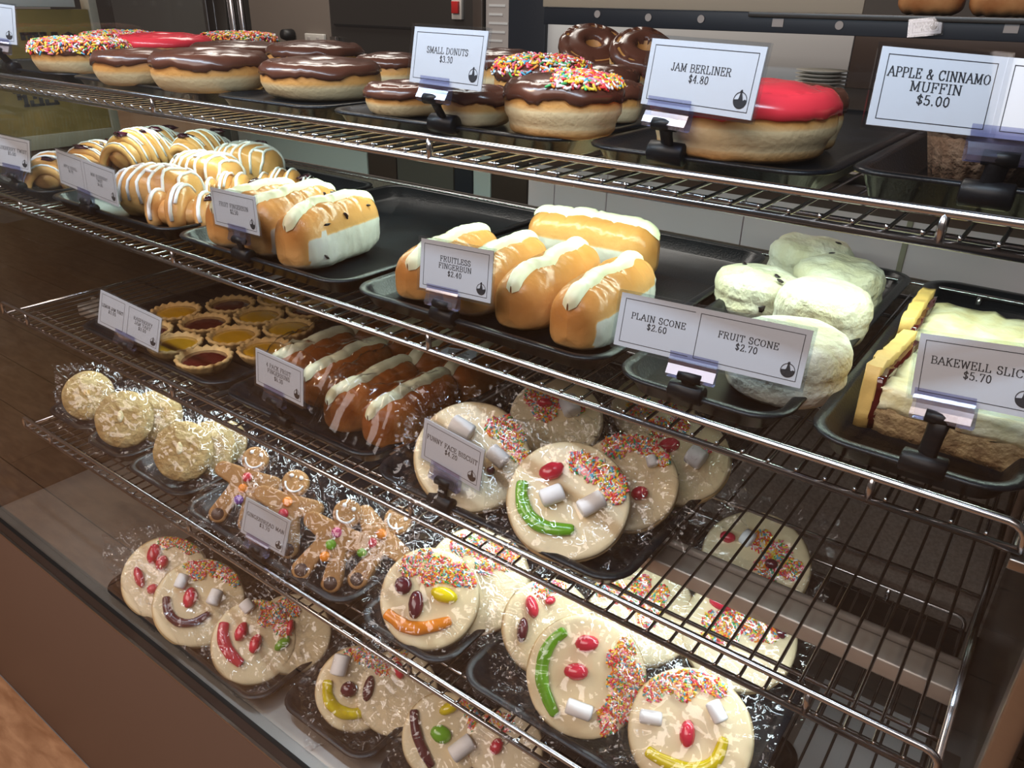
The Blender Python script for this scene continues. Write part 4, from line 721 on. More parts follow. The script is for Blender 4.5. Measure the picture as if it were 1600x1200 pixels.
twist(-1.108, 0.780, zt2, 0.095, 0.080, 0.064, PI*0.56, 6, 'drizzled twist at the back right of the heap', 5)
twist(-1.285, 0.730, zt2+0.008, 0.095, 0.080, 0.070, PI*0.58, 6, 'drizzled twist at the back left of the heap', 6)
def scroll(x, y, L, w, h, rot, lab, seed):
    t = thing('apple_scroll', lab, 'pastry', (x, y, zt2), rot); n1, n2 = 36, 28
    def P(s, a):
        k = max(0.0, 1-abs(s)**3.2)**0.45; c, d = math.cos(a), math.sin(a)
        return Vector((s*L/2, w/2*k*math.copysign(abs(c)**0.7, c)*(1+0.06*ns(s*2, a, seed)), max(0, h*0.45+h*0.55*k*math.copysign(abs(d)**0.75, d)*(1+0.12*ns(s*3, a*1.5, seed+2)))))
    V = [P(-1+2*i/n1, 2*PI*j/n2) for i in range(n1+1) for j in range(n2)]
    Fc = [(i*n2+j, i*n2+(j+1) % n2, (i+1)*n2+(j+1) % n2, (i+1)*n2+j) for i in range(n1) for j in range(n2)]
    o = mesh('dough', V, Fc, M['bun'], t); bake(o, lambda co: 0.50+0.40*co.z/h+0.15*ns(co.x*50, co.y*50, seed))
    dr = []; m = 7
    for q in range(m):
        s0 = -0.8+1.6*q/(m-1); lo = -0.15+0.35*ns(q*3.3, seed); pts = []
        for k in range(12): a = lo+(PI-2*lo*0.3-lo)*k/11; p = P(s0+0.05*math.sin(k*0.9+q), a); c = Vector((p.x, 0, h*0.45)); pts.append(p+(p-c).normalized()*0.0008)
        dr.append(tubedata(pts, 0.0024, 6, radii=[0.0034 if k < 2 else 0.0022 for k in range(12)]))
    for q in range(m-1):
        a = PI*0.5+0.5*math.sin(q*2.1+seed); dr.append(tubedata([P(-0.8+1.6*(q+k/5)/(m-1), a)+Vector((0, 0, 0.001)) for k in range(6)], 0.0022, 6))
    v, f = merge(dr); mesh('icing_drizzle', v, f, M['drizzle'], t)
    return t
scroll(-0.985, 0.555, 0.115, 0.075, 0.062, 0.35, 'round apple scroll with dripping white icing behind the double ticket', 1)
scroll(-1.035, 0.660, 0.115, 0.070, 0.060, 0.15, 'apple scroll with upright icing drips behind the front scroll', 2)
scroll(-1.060, 0.750, 0.120, 0.065, 0.060, 0.15, 'apple scroll at the back beside the twists', 3)
twist(-0.905, 0.535, zt2, 0.095, 0.078, 0.052, 0.5, 3, 'small glossy twist with thick white drizzle at the front of the scroll tray', 7, drizzle=0.0026)
twist(-0.945, 0.640, zt2, 0.090, 0.070, 0.050, 0.5, 4, 'small drizzled twist behind the front small twist', 8, drizzle=0.0022)
twist(-0.930, 0.715, zt2, 0.090, 0.070, 0.046, 0.4, 4, 'small drizzled twist at the back above the fruit bun ticket', 9, drizzle=0.0020)

# ------------------------------------------------------------------ tarts
def tart(x, y, R, kind, lab, seed):
    t = thing('jam_tart', lab, 'tart', (x, y, Z3+0.0014+0.0057), seed)
    h = 0.016; fn = lambda r, z, a, i: (r*(1+(0.035 if z > h*0.5 else 0.012)*math.cos(a*18)), z+(0.0012*math.cos(a*18) if z > h*0.9 else 0))
    v, f = lathedata([(0, 0), (R*0.72, 0), (R*0.90, h*0.5), (R*0.98, h*0.85), (R, h*0.97), (R*0.93, h*1.08), (R*0.84, h*1.0), (R*0.78, h*0.7), (0, h*0.66)], 72, fn=fn); mesh('pastry_shell', v, f, M['tart_shell'], t)
    v, f = lathedata([(R*0.81, h*0.72), (R*0.79, h*0.80), (R*0.5, h*0.84), (0, h*0.86)], 36, fn=lambda r, z, a, i: (r*(1+0.02*ns(math.cos(a)*3, math.sin(a)*3, seed)), z)); mesh('jam', v, f, M[kind], t)
RJ, YJ = 'jam_red', 'jam_yellow'
tart_spec = [(-0.826, 0.484, RJ, 'glossy raspberry tart at the very front of the tart tray'), (-0.894, 0.487, YJ, 'lemon tart at the front right of the double tart ticket'),
 (-0.858, 0.550, YJ, 'bright lemon tart behind the front raspberry tart'), (-0.927, 0.553, RJ, 'raspberry tart in the second row behind the front lemon tart'),
 (-0.962, 0.487, RJ, 'raspberry tart mostly hidden behind the tart ticket'), (-0.996, 0.553, YJ, 'lemon tart at the upper right corner of the tart ticket'),
 (-0.892, 0.616, YJ, 'dim lemon tart in the third row'), (-0.961, 0.619, RJ, 'raspberry tart in the third row'), (-0.823, 0.613, YJ, 'lemon tart in the third row beside the bun packs'),
 (-0.926, 0.682, YJ, 'lemon tart in the back row under the second rack'), (-0.857, 0.679, RJ, 'raspberry tart in the back row'), (-0.790, 0.548, YJ, 'lemon tart in the second row beside the bun pack ticket')]
for i, (x, y, k, lab) in enumerate(tart_spec): tart(x, y, 0.0345, k, lab, i*0.7)

# ------------------------------------------------------------------ cellophane
def bagmesh(name, parent, ax, ay, hfn, seed, m='cello', clampz=None, N=34, am=0.004, skirt=0.0):
    V = []; Fc = []
    for i in range(N+1):
        for j in range(N+1):
            u = -1+2*i/N; v = -1+2*j/N
            ex = 1+0.05*ns(v*3, 1, seed); ey = 1+0.05*ns(u*3, 2, seed)
            x = ax*u*ex; y = ay*v*ey; z = hfn(x, y)
            rd = (1-abs(ns(x*75+seed*3, y*75, seed)))**6*am*0.9 + (1-abs(ns(x*30, y*30+seed*5, seed+9)))**7*am*1.6 + (1-abs(ns((x+y)*45, (x-y)*14, seed+5)))**8*am
            rr_ = math.hypot(x/ax, y/ay); an_ = math.atan2(y, x)
            rd *= 0.30 if rr_ < 0.55 else (0.30+0.9*min(1, (rr_-0.55)/0.2))
            rd += am*1.8*(1-abs(ns(math.cos(an_)*7, math.sin(an_)*7, seed+rr_*0.8)))**9*min(1, max(0, rr_-0.35)*3)
            V.append(Vector((x, y, z+rd-am*0.4)))
    if clampz is not None:
        o_, Mx = clampz
        for p in V:
            wz = (o_+Mx @ p).z
            lo = 0.0
    n = N+1
    for i in range(N):
        for j in range(N): Fc.append((i*n+j, (i+1)*n+j, (i+1)*n+j+1, i*n+j+1))
    return mesh(name, V, Fc, M[m], parent)
def lump(V0, sx, sy, sz, seed, am=0.06, n1=12, n2=14, p=0.9):
    V = []; Fc = []
    for i in range(n1+1):
        th = -PI/2+PI*i/n1
        for j in range(n2):
            a = 2*PI*j/n2; c = math.cos(th); q = 1+am*ns(math.cos(a)*2, math.sin(a)*2, seed+th)
            V.append((V0[0]+sx*c**p*math.cos(a)*q, V0[1]+sy*c**p*math.sin(a)*q, V0[2]+sz*math.sin(th)))
    for i in range(n1):
        for j in range(n2): Fc.append((i*n2+j, i*n2+(j+1) % n2, (i+1)*n2+(j+1) % n2, (i+1)*n2+j))
    return V, Fc
def frame_of(d):
    a = Vector(d['a']); b = Vector(d['b']); n = a.cross(b)
    return Matrix(((a.x, b.x, n.x), (a.y, b.y, n.y), (a.z, b.z, n.z)))
def face_biscuit(key, lab, seed, wrap=True, zf=None, bag=1.34, hair_n=190):
    d = FACES[key]; R = d['R']; Mx = frame_of(d)
    t = thing('face_biscuit', lab, 'biscuit', d['c'], Mx)
    th = 0.009
    v, f = lathedata([(0, -th*0.5), (R*0.95, -th*0.5), (R, -th*0.2), (R*1.0, th*0.2), (R*0.97, th*0.45), (0, th*0.45)], 56, fn=lambda r, z, a, i: (r*(1+0.018*ns(math.cos(a)*1.5, math.sin(a)*1.5, seed)), z)); mesh('biscuit', v, f, M['biscuit'], t)
    zt_ = th*0.45+0.0030
    fn = lambda r, z, a, i: (r*(1+0.025*ns(math.cos(a)*2, math.sin(a)*2, seed+3)), z+(0.0008*ns(r*40*math.cos(a), r*40*math.sin(a), seed) if z > zt_*0.9 else 0))
    v, f = lathedata([(R*0.975, th*0.30), (R*0.985, th*0.45), (R*0.965, zt_-0.0010), (R*0.92, zt_-0.0002), (R*0.86, zt_), (R*0.7, zt_), (R*0.45, zt_), (R*0.2, zt_), (0, zt_)], 56, fn=fn); mesh('icing', v, f, M['fondant'], t)
    for k, (col, x, y, sx, sy, ang) in enumerate(d['eyes']):
        V, Fc = lump((0, 0, 0), sx*1.0, sy*1.0, 0.0066, seed+k, 0.10)
        o = mesh('jelly_sweet', V, Fc, M[col], t); o.location = (x, y, zt_+0.0032); o.rotation_euler = (0, 0, math.radians(ang))
        if len(d['eyes']) > 1: o['label'] = col + ' jelly sweet'
    if 'mouth' in d:
        col, pts, w = d['mouth']; w *= 2.3; pth = catmull([(x, y, zt_+0.0026) for x, y in pts], 6); k = len(pth)
        rad = [w/2*(0.75+0.25*math.sin(PI*i/(k-1))+0.04*math.sin(i*0.8)) for i in range(k)]; rad[0] *= 0.7; rad[-1] *= 0.7
        o = tube('mouth', pth, w/2, M[col], t, 10, radii=rad, flat=0.55); o['label'] = col + ' jelly snake mouth'
    for x, y, x2, y2, w in d['mallow']:
        a = Vector((x, y, 0)); b = Vector((x2, y2, 0)); r_ = min(w*1.1, 0.0098); dd = (b-a).normalized()*0.001
        pth = [a+dd*0, a+dd*0.8, a+dd*2.2, b-dd*2.2, b-dd*0.8, b]
        o = tube('marshmallow', [(p.x, p.y, zt_+r_*0.85) for p in pth], r_, M['marsh'], t, 14, radii=[r_*0.6, r_*0.92, r_, r_, r_*0.92, r_*0.6])
    rnd = random.Random(seed); pts = []
    for x, y, s in d['hair']:
        for q in range(hair_n):
            a = rnd.uniform(0, 2*PI); r_ = s*0.92*math.sqrt(rnd.random()); px, py = x+r_*math.cos(a), y+r_*math.sin(a)
            if math.hypot(px, py) > R*0.95: continue
            nn = Vector((rnd.uniform(-.3, .3), rnd.uniform(-.3, .3), 1))
            pts.append((Vector((px, py, zt_+0.0002)), nn))
    if pts: sprinkles('sprinkles', pts, t, r=0.0009, L=0.0046, seed=seed)
    if wrap:
        zc = Vector(d['c']).z; sgn = Mx
        def hfn(x, y):
            r_ = math.hypot(x, y)/R; top = zt_+0.0075
            if r_ < 0.80: z = top
            elif r_ < 1.12: z = top+(0.0-top)*(r_-0.80)/0.32
            else: z = -0.002-0.006*(r_-1.12)
            return z+0.0015*ns(x*30, y*30, seed)
        o = bagmesh('wrapper', t, R*bag, R*bag, hfn, seed, N=64)
        if zf is not None:
            lc = Vector(d['c'])
            for v in o.data.vertices:
                w = lc+Mx @ v.co
                if w.z < zf+0.0006:
                    q = Vector((w.x, max(w.y, 0.366), zf+0.0006+0.0008*(1+ns(w.x*80, w.y*80, seed)))); v.co = Mx.transposed() @ (q-lc)
        lc = Vector(d['c'])
        for v in o.data.vertices:
            w = lc+Mx @ v.co
            if w.y < 0.366: w.y = 0.366; v.co = Mx.transposed() @ (w-lc)
        o['label'] = 'clear crinkled cellophane bag'
    return t
f3_, f4_, fd_ = Z3+0.0071, Z4+0.0071, ZD+0.0057
for key, lab, s, zf in [
 ('s3_left', 'wrapped face biscuit with marshmallow eyes behind the face biscuit ticket', 1, f3_),
 ('s3_front', 'wrapped face biscuit with a green mouth and red eye on the third rack', 2, f3_),
 ('s3_right', 'wrapped face biscuit with a red nose, tucked behind the green mouthed one', 3, f3_),
 ('s3_back', 'wrapped face biscuit with one red eye at the back right of the third rack tray', 4, f3_),
 ('s3_far', 'dim wrapped face biscuit behind the one with marshmallow eyes', 5, f3_),
 ('s3_deep', 'wrapped sprinkled biscuit deepest in the third rack tray', 6, f3_),
 ('s4_behind', 'wrapped face biscuit in the shade behind the light bar on the lowest rack', 7, f4_),
 ('s4_second', 'wrapped sprinkled biscuit tucked behind the orange mouthed one', 9, f4_),
 ('s4_orange', 'wrapped face biscuit with an orange smile and dark plum nose', 8, f4_),
 ('s4_left', 'wrapped face biscuit with red and plum sweets left of the long green mouthed one', 10, f4_),
 ('s4_front', 'wrapped face biscuit with a long green mouth, two red eyes and a marshmallow', 11, f4_),
 ('s4_corner', 'wrapped face biscuit with a yellow smile at the front right of the lowest rack', 12, f4_),
 ('s4_pair', 'wrapped face biscuit with red eye and plum sweet seen through third rack wires', 13, f4_),
 ('s4_mid', 'wrapped sprinkled biscuit behind the long green mouthed one', 14, f4_),
 ('d_far', 'wrapped face biscuit at the far left of the deck with red sweets', 15, fd_),
 ('d_brown', 'wrapped face biscuit with a plum smile and two marshmallows on the deck', 16, fd_),
 ('d_green', 'wrapped face biscuit with a green sweet tucked behind the red mouthed one', 18, fd_),
 ('d_red', 'wrapped face biscuit with a bent red mouth on the deck', 17, fd_),
 ('d_behind', 'wrapped face biscuit behind the yellow smiling one on the deck', 20, fd_),
 ('d_yellow', 'wrapped face biscuit with a yellow smile and plum eyes on the deck', 19, fd_),
 ('d_plum', 'wrapped face biscuit with a plum mouth and green nose at the bottom edge', 21, fd_),
 ('d_right', 'wrapped face biscuit with a red sweet right of the plum mouthed one on the deck', 22, fd_)]:
    face_biscuit(key, lab, s, zf=zf)

# ------------------------------------------------------------------ cookies
cl = ['wrapped round cookie at the far left of the lowest rack', 'wrapped crackled cookie second from the left on the lowest rack', 'wrapped cookie behind the second one from the left',
      'large wrapped cookie left of the gingerbread tray', 'wrapped cookie tucked behind the large one beside the gingerbread', 'third wrapped cookie of the row beside the gingerbread']
for i, d in enumerate(COOKIES):
    R = d['R']*1.02; Mx = frame_of(d); t = thing('cookie', cl[i], 'cookie', d['c'], Mx); th = 0.017
    fn = lambda r, z, a, k: (r*(1+0.03*ns(math.cos(a)*2, math.sin(a)*2, i)+0.012*ns(math.cos(a)*9, math.sin(a)*9, i)), z+(0.0034*(0.4-abs(ns(r*95*math.cos(a), r*95*math.sin(a), i*3))) if z > 0 else 0))
    pr = [(0, -th*0.45), (R*0.8, -th*0.45), (R*0.95, -th*0.2), (R, 0.001)]+[(R*math.cos(PI/2*k/14), th*0.55*math.sin(PI/2*k/14)+0.001) for k in range(1, 15)]
    v, f = lathedata(pr, 48, fn=fn); mesh('biscuit', v, f, M['cookie'], t)
    if i in (1, 3):
        V, Fc = lump((0, 0, 0), 0.0045, 0.009, 0.003, i); o = mesh('almond', V, Fc, M['almond'], t); o.location = (-0.002, 0.004, th*0.55+0.001)
    if i == 0:
        V, Fc = lump((0, 0, 0), 0.006, 0.006, 0.002, i); o = mesh('centre_dimple', V, Fc, M['shortcrust'], t); o.location = (0, 0.004, th*0.55)
    def hfn(x, y, R=R, th=th):
        r_ = math.hypot(x, y)/R; top = th*0.55+0.005
        return (top if r_ < 0.7 else top-(top+0.006)*min(1, (r_-0.7)/0.4))+0.0012*ns(x*40, y*40, i)
    o = bagmesh('wrapper', t, R*1.28, R*1.35, hfn, 40+i, N=50, am=0.0035)
    lc = Vector(d['c'])
    for v in o.data.vertices:
        w = lc+Mx @ v.co
        if w.z < f4_+0.0006: v.co = Mx.transposed() @ (Vector((w.x, w.y, f4_+0.0012))-lc)

# ------------------------------------------------------------------ gingerbread men
def outline_man(s):
    c = []
    def arc(cx, cy, r, a0, a1, n):
        for k in range(n+1): a = math.radians(a0+(a1-a0)*k/n); c.append((cx+r*math.cos(a), cy+r*math.sin(a)))
    arc(0, 0.62, 0.30, -55, 235, 22)                      # head
    arc(-0.60, 0.20, 0.19, 95, 268, 8)                   # left hand
    arc(-0.42, -0.12, 0.07, 90, 0, 3)
    arc(-0.34, -0.78, 0.22, 170, 330, 9)                  # left foot
    arc(0.0, -0.42, 0.09, 200, -20, 6)
    arc(0.34, -0.78, 0.22, 210, 370, 9)                   # right foot
    arc(0.42, -0.12, 0.07, 180, 90, 3)
    arc(0.60, 0.20, 0.19, -88, 85, 8)                     # right hand
    return [(x*s, y*s) for x, y in c]
def slab(name, pts, z0, z1, m, parent, bev=0.003):
    bm = bmesh.new(); vs = [bm.verts.new((x, y, z0)) for x, y in pts]; fc = bm.faces.new(vs)
    r = bmesh.ops.extrude_face_region(bm, geom=[fc]); up = [e for e in r['geom'] if isinstance(e, bmesh.types.BMVert)]
    bmesh.ops.translate(bm, verts=up, vec=(0, 0, z1-z0)); bmesh.ops.recalc_face_normals(bm, faces=bm.faces[:])
    ed = [e for e in bm.edges if abs(e.verts[0].co.z-z1) < 1e-6 and abs(e.verts[1].co.z-z1) < 1e-6]
    if bev: bmesh.ops.bevel(bm, geom=ed, offset=bev, segments=3, profile=0.5, affect='EDGES')
    me = bpy.data.meshes.new(name); bm.to_mesh(me); bm.free(); o = link(name, me, parent, False, m); return o
gl = [('wrapped gingerbread man with a big white smile and three coloured buttons at the left', ('red', 'orange', 'purple'), -0.35), ('wrapped gingerbread man with a white smile behind the gingerbread ticket', ('orange', 'red', 'orange'), -0.30),
      ('wrapped gingerbread man with magenta, green and orange buttons', ('magenta', 'green', 'orange'), -0.40), ('wrapped gingerbread man at the right end of the gingerbread tray', ('orange', 'red', 'green'), -0.75)]
for i, d in enumerate(GINGER):
    lab, cols, spin = gl[i]; Mx = frame_of(d) @ Matrix.Rotation(spin, 3, 'Z'); t = thing('gingerbread_man', lab, 'gingerbread man', d['c'], Mx); s = 0.055; th = 0.011
    slab('body', outline_man(s), -th/2, th/2, M['ginger'], t)
    for sx in (-1, 1):
        V, Fc = lump((sx*0.34*s, -0.80*s, 0), 0.235*s, 0.23*s, th*0.62, i); mesh('chocolate_foot', V, Fc, M['chocdip'], t)
    for k, cl_ in enumerate(cols):
        V, Fc = lump((0, (0.18-0.27*k)*s, th/2+0.002), 0.0062, 0.0062, 0.0036, k, 0.0); o = mesh('button', V, Fc, M[cl_], t); o['label'] = cl_+' candy button'
    for sx in (-1, 1):
        V, Fc = lump((sx*0.11*s, 0.76*s, th/2+0.0008), 0.0026, 0.0026, 0.0016, 1, 0.0); mesh('eye', V, Fc, M['drizzle'], t)
    tube('smile', [(0.20*s*math.cos(a), 0.62*s+0.20*s*math.sin(a), th/2+0.0010) for a in [math.radians(185+k*170/12) for k in range(13)]], 0.0013, M['drizzle'], t, 6)
    def hfn(x, y):
        r_ = math.hypot(x*1.15, y)/(s*1.05); return (th+0.004 if r_ < 0.7 else th+0.004-(th+0.006)*min(1, (r_-0.7)/0.5))+0.002*ns(x*30, y*30, i)
    o = bagmesh('wrapper', t, s*1.0, s*1.22, hfn, 60+i, N=60, am=0.005)
    lc = Vector(d['c'])
    for v in o.data.vertices:
        w = lc+Mx @ v.co
        if w.z < f4_+0.0006: v.co = Mx.transposed() @ (Vector((w.x, w.y, f4_+0.0012))-lc)

# ------------------------------------------------------------------ bun packs
M['packbread'] = crust('wrapped bun crust', (0.62, 0.48, 0.30), (0.50, 0.22, 0.06), (0.30, 0.09, 0.02), rough=0.25, pale=0.30, topdark=0.9)
def pack(x, y, rot, lab, seed, sticker):
    t = thing('bun_pack', lab, 'bun pack', (x, y, Z3+0.0014+0.0060), rot)
    for ix, iy in ((-0.5, 0), (0.5, 0)):
        for q in range(2):
            o = bun_parts(t, ix*0.056, -0.062+q*0.122, 0, 0.128, 0.057, 0.052, seed=seed+int(ix*2)+q*5, torn=0, bakeoff=0.12)
            o.name = 'bun'; o.data.materials[0] = M['packbread']
    def hfn(px, py):
        ex = max(0, abs(px)-0.046)/0.022; ey = max(0, abs(py)-0.100)/0.045
        z = 0.060-0.050*min(1, ex)**1.5-0.052*min(1, ey)**1.3
        return max(0.001, z+0.002*ns(px*25, py*25, seed))
    o = bagmesh('wrapper', t, 0.070, 0.142, hfn, seed, 'cello_soft', N=48, am=0.0030); o['label'] = 'clear plastic bag around the buns'
    for v in o.data.vertices: v.co.z = max(v.co.z, 0.0008)
    if sticker:
        st = box('sticker', -0.020, 0.020, -0.014, 0.014, 0, 0.0004, M['label'], t); st.location = (0.034, 0.012, 0.0640); st.rotation_euler = (0, 0.12, 0.55); st['label'] = 'pale blue printed sticker'
        for k in range(6): box('printed_line', -0.012, 0.006+0.003*(k % 3), 0.008-k*0.0032, 0.0092-k*0.0032, 0.0004, 0.0006, M['ink'], st)
pack(-0.548, 0.592, 0.04, 'clear bag of fruit finger buns with a pale blue sticker', 31, True)
pack(-0.668, 0.610, 0.06, 'clear bag of fruit finger buns behind the four pack ticket', 41, False)
# ------------------------------------------------------------------ price tickets with stroke lettering
GL = {
'A': (0.95, [[(0.05, 0), (0.47, 1), (0.90, 0)], [(0.21, 0.36), (0.74, 0.36)]], [(0.05, 0), (0.90, 0)]),
'B': (0.85, [[(0.15, 0), (0.15, 1)], [(0.02, 1), (0.5, 1), (0.72, 0.90), (0.72, 0.64), (0.5, 0.53), (0.15, 0.53)], [(0.5, 0.53), (0.78, 0.42), (0.78, 0.12), (0.52, 0), (0.02, 0)]], []),
'C': (0.88, [[(0.80, 0.72), (0.80, 0.86), (0.62, 0.98), (0.42, 1), (0.18, 0.86), (0.07, 0.5), (0.18, 0.14), (0.42, 0), (0.65, 0.03), (0.82, 0.20)], [(0.80, 0.98), (0.80, 0.72)]], []),
'D': (0.95, [[(0.17, 0), (0.17, 1)], [(0.03, 1), (0.5, 1), (0.80, 0.82), (0.88, 0.5), (0.80, 0.18), (0.5, 0), (0.03, 0)]], []),
'E': (0.82, [[(0.17, 0), (0.17, 1)], [(0.03, 1), (0.72, 1), (0.72, 0.80)], [(0.17, 0.53), (0.52, 0.53)], [(0.52, 0.63), (0.52, 0.42)], [(0.03, 0), (0.76, 0), (0.76, 0.22)]], []),
'F': (0.78, [[(0.17, 0), (0.17, 1)], [(0.03, 1), (0.72, 1), (0.72, 0.80)], [(0.17, 0.53), (0.52, 0.53)], [(0.52, 0.63), (0.52, 0.42)]], [(0.17, 0)]),
'G': (0.92, [[(0.80, 0.78), (0.62, 0.98), (0.42, 1), (0.18, 0.86), (0.07, 0.5), (0.18, 0.14), (0.42, 0), (0.68, 0.03), (0.80, 0.12), (0.80, 0.42)], [(0.58, 0.42), (0.92, 0.42)]], []),
'H': (0.98, [[(0.17, 0), (0.17, 1)], [(0.80, 0), (0.80, 1)], [(0.17, 0.5), (0.80, 0.5)]], [(0.17, 0), (0.17, 1), (0.80, 0), (0.80, 1)]),
'I': (0.42, [[(0.21, 0), (0.21, 1)]], [(0.21, 0), (0.21, 1)]),
'J': (0.60, [[(0.42, 1), (0.42, 0.15), (0.28, 0), (0.10, 0.03), (0.05, 0.20)]], [(0.42, 1)]),
'K': (0.92, [[(0.17, 0), (0.17, 1)], [(0.76, 1), (0.17, 0.42)], [(0.34, 0.58), (0.80, 0)]], [(0.17, 0), (0.17, 1), (0.76, 1), (0.80, 0)]),
'L': (0.78, [[(0.17, 0), (0.17, 1)], [(0.03, 0), (0.72, 0), (0.72, 0.25)]], [(0.17, 1)]),
'M': (1.12, [[(0.17, 0), (0.17, 1), (0.55, 0.12), (0.93, 1), (0.93, 0)]], [(0.17, 0), (0.93, 0), (0.12, 1), (0.98, 1)]),
'N': (0.98, [[(0.17, 0), (0.17, 1), (0.80, 0), (0.80, 1)]], [(0.17, 0), (0.12, 1), (0.80, 1)]),
'O': (0.95, [[(0.47, 1), (0.20, 0.88), (0.07, 0.5), (0.20, 0.12), (0.47, 0), (0.74, 0.12), (0.87, 0.5), (0.74, 0.88), (0.47, 1)]], []),
'P': (0.80, [[(0.17, 0), (0.17, 1)], [(0.03, 1), (0.5, 1), (0.73, 0.90), (0.73, 0.58), (0.5, 0.48), (0.17, 0.48)]], [(0.17, 0)]),
'R': (0.92, [[(0.17, 0), (0.17, 1)], [(0.03, 1), (0.5, 1), (0.73, 0.90), (0.73, 0.62), (0.5, 0.52), (0.17, 0.52)], [(0.48, 0.52), (0.78, 0)]], [(0.17, 0), (0.82, 0)]),
'S': (0.74, [[(0.62, 0.74), (0.62, 0.88), (0.46, 1), (0.26, 1), (0.10, 0.88), (0.10, 0.66), (0.26, 0.55), (0.50, 0.47), (0.66, 0.34), (0.64, 0.12), (0.46, 0), (0.26, 0), (0.08, 0.12), (0.08, 0.28)]], []),
'T': (0.84, [[(0.42, 0), (0.42, 1)], [(0.06, 0.78), (0.06, 1), (0.78, 1), (0.78, 0.78)]], [(0.42, 0)]),
'U': (0.95, [[(0.17, 1), (0.17, 0.22), (0.32, 0.02), (0.62, 0.02), (0.78, 0.22), (0.78, 1)]], [(0.17, 1), (0.78, 1)]),
'W': (1.22, [[(0.10, 1), (0.34, 0), (0.61, 0.9), (0.88, 0), (1.12, 1)]], [(0.10, 1), (1.12, 1)]),
'Y': (0.90, [[(0.08, 1), (0.45, 0.48), (0.82, 1)], [(0.45, 0.48), (0.45, 0)]], [(0.08, 1), (0.82, 1), (0.45, 0)]),
'&': (0.95, [[(0.86, 0.48), (0.62, 0.08), (0.36, 0), (0.12, 0.10), (0.12, 0.34), (0.46, 0.62), (0.56, 0.84), (0.44, 1), (0.26, 0.94), (0.26, 0.74), (0.82, 0)]], []),
'$': (0.70, [[(0.58, 0.74), (0.46, 0.90), (0.24, 0.90), (0.10, 0.76), (0.16, 0.58), (0.52, 0.42), (0.60, 0.24), (0.46, 0.08), (0.22, 0.08), (0.08, 0.24)], [(0.35, 1.08), (0.35, -0.08)]], []),
'.': (0.32, [[(0.13, 0.0), (0.13, 0.09)]], []), ' ': (0.45, [], []),
'0': (0.70, [[(0.35, 1), (0.14, 0.85), (0.08, 0.5), (0.14, 0.15), (0.35, 0), (0.56, 0.15), (0.62, 0.5), (0.56, 0.85), (0.35, 1)]], []),
'2': (0.70, [[(0.10, 0.76), (0.20, 0.97), (0.44, 1), (0.58, 0.84), (0.54, 0.62), (0.08, 0), (0.60, 0), (0.60, 0.16)]], []),
'3': (0.70, [[(0.10, 0.82), (0.26, 1), (0.48, 0.97), (0.57, 0.78), (0.46, 0.58), (0.28, 0.54)], [(0.46, 0.56), (0.62, 0.36), (0.56, 0.08), (0.34, 0), (0.10, 0.08), (0.08, 0.2)]], []),
'4': (0.70, [[(0.46, 0), (0.46, 1), (0.06, 0.30), (0.64, 0.30)]], [(0.46, 0)]),
'5': (0.70, [[(0.56, 1), (0.16, 1), (0.12, 0.56), (0.36, 0.62), (0.58, 0.48), (0.60, 0.18), (0.40, 0), (0.12, 0.04), (0.08, 0.16)]], []),
'6': (0.70, [[(0.56, 0.90), (0.36, 1), (0.14, 0.80), (0.08, 0.35), (0.20, 0.04), (0.44, 0), (0.60, 0.18), (0.58, 0.44), (0.38, 0.56), (0.12, 0.42)]], []),
'7': (0.70, [[(0.08, 0.82), (0.08, 1), (0.62, 1), (0.28, 0)]], []),
'8': (0.70, [[(0.35, 0.54), (0.14, 0.68), (0.14, 0.88), (0.35, 1), (0.56, 0.88), (0.56, 0.68), (0.35, 0.54), (0.08, 0.34), (0.10, 0.10), (0.35, 0), (0.60, 0.10), (0.62, 0.34), (0.35, 0.54)]], []),
}
def lettering(lines, h, cx, cy, wt=0.15, gap=1.35, maxw=None, cut=None):
    """flat ribbons for centred lines; cx, cy = centre of the block"""
    V = []; Fc = []; tot = (len(lines)-1)*gap*h
    for li, s in enumerate(lines):
        adv = sum(GL[c][0]+0.14 for c in s)*h*0.92; k = 1.0
        if maxw and adv > maxw: k = maxw/adv
        x = cx-adv*k/2; y = cy+tot/2-li*gap*h-h/2
        for c in s:
            w, st, sf = GL[c]; segs = []
            for pl in st: segs += [(pl[i], pl[i+1]) for i in range(len(pl)-1)]
            for a, b in sf: segs.append(((a-0.14, b), (a+0.14, b)))
            for (a, b), (c2, d2) in segs:
                ax, ay, bx_, by_ = x+a*h*0.92*k, y+b*h, x+c2*h*0.92*k, y+d2*h; dx, dy = bx_-ax, by_-ay; L = math.hypot(dx, dy) or 1
                wd = wt*h/2*(0.62 if abs(dx) > abs(dy)*1.5 else 1.0); ux, uy = dx/L*wd*0.6, dy/L*wd*0.6; nx, ny = -dy/L*wd, dx/L*wd
                q = len(V); V += [(ax-ux+nx, ay-uy+ny, 0), (ax-ux-nx, ay-uy-ny, 0), (bx_+ux-nx, by_+uy-ny, 0), (bx_+ux+nx, by_+uy+ny, 0)]; Fc.append((q, q+1, q+2, q+3))
            x += (w+0.14)*h*0.92*k
    return V, Fc
def quad(x0, x1, y0, y1): return [(x0, y0, 0), (x1, y0, 0), (x1, y1, 0), (x0, y1, 0)], [(0, 1, 2, 3)]
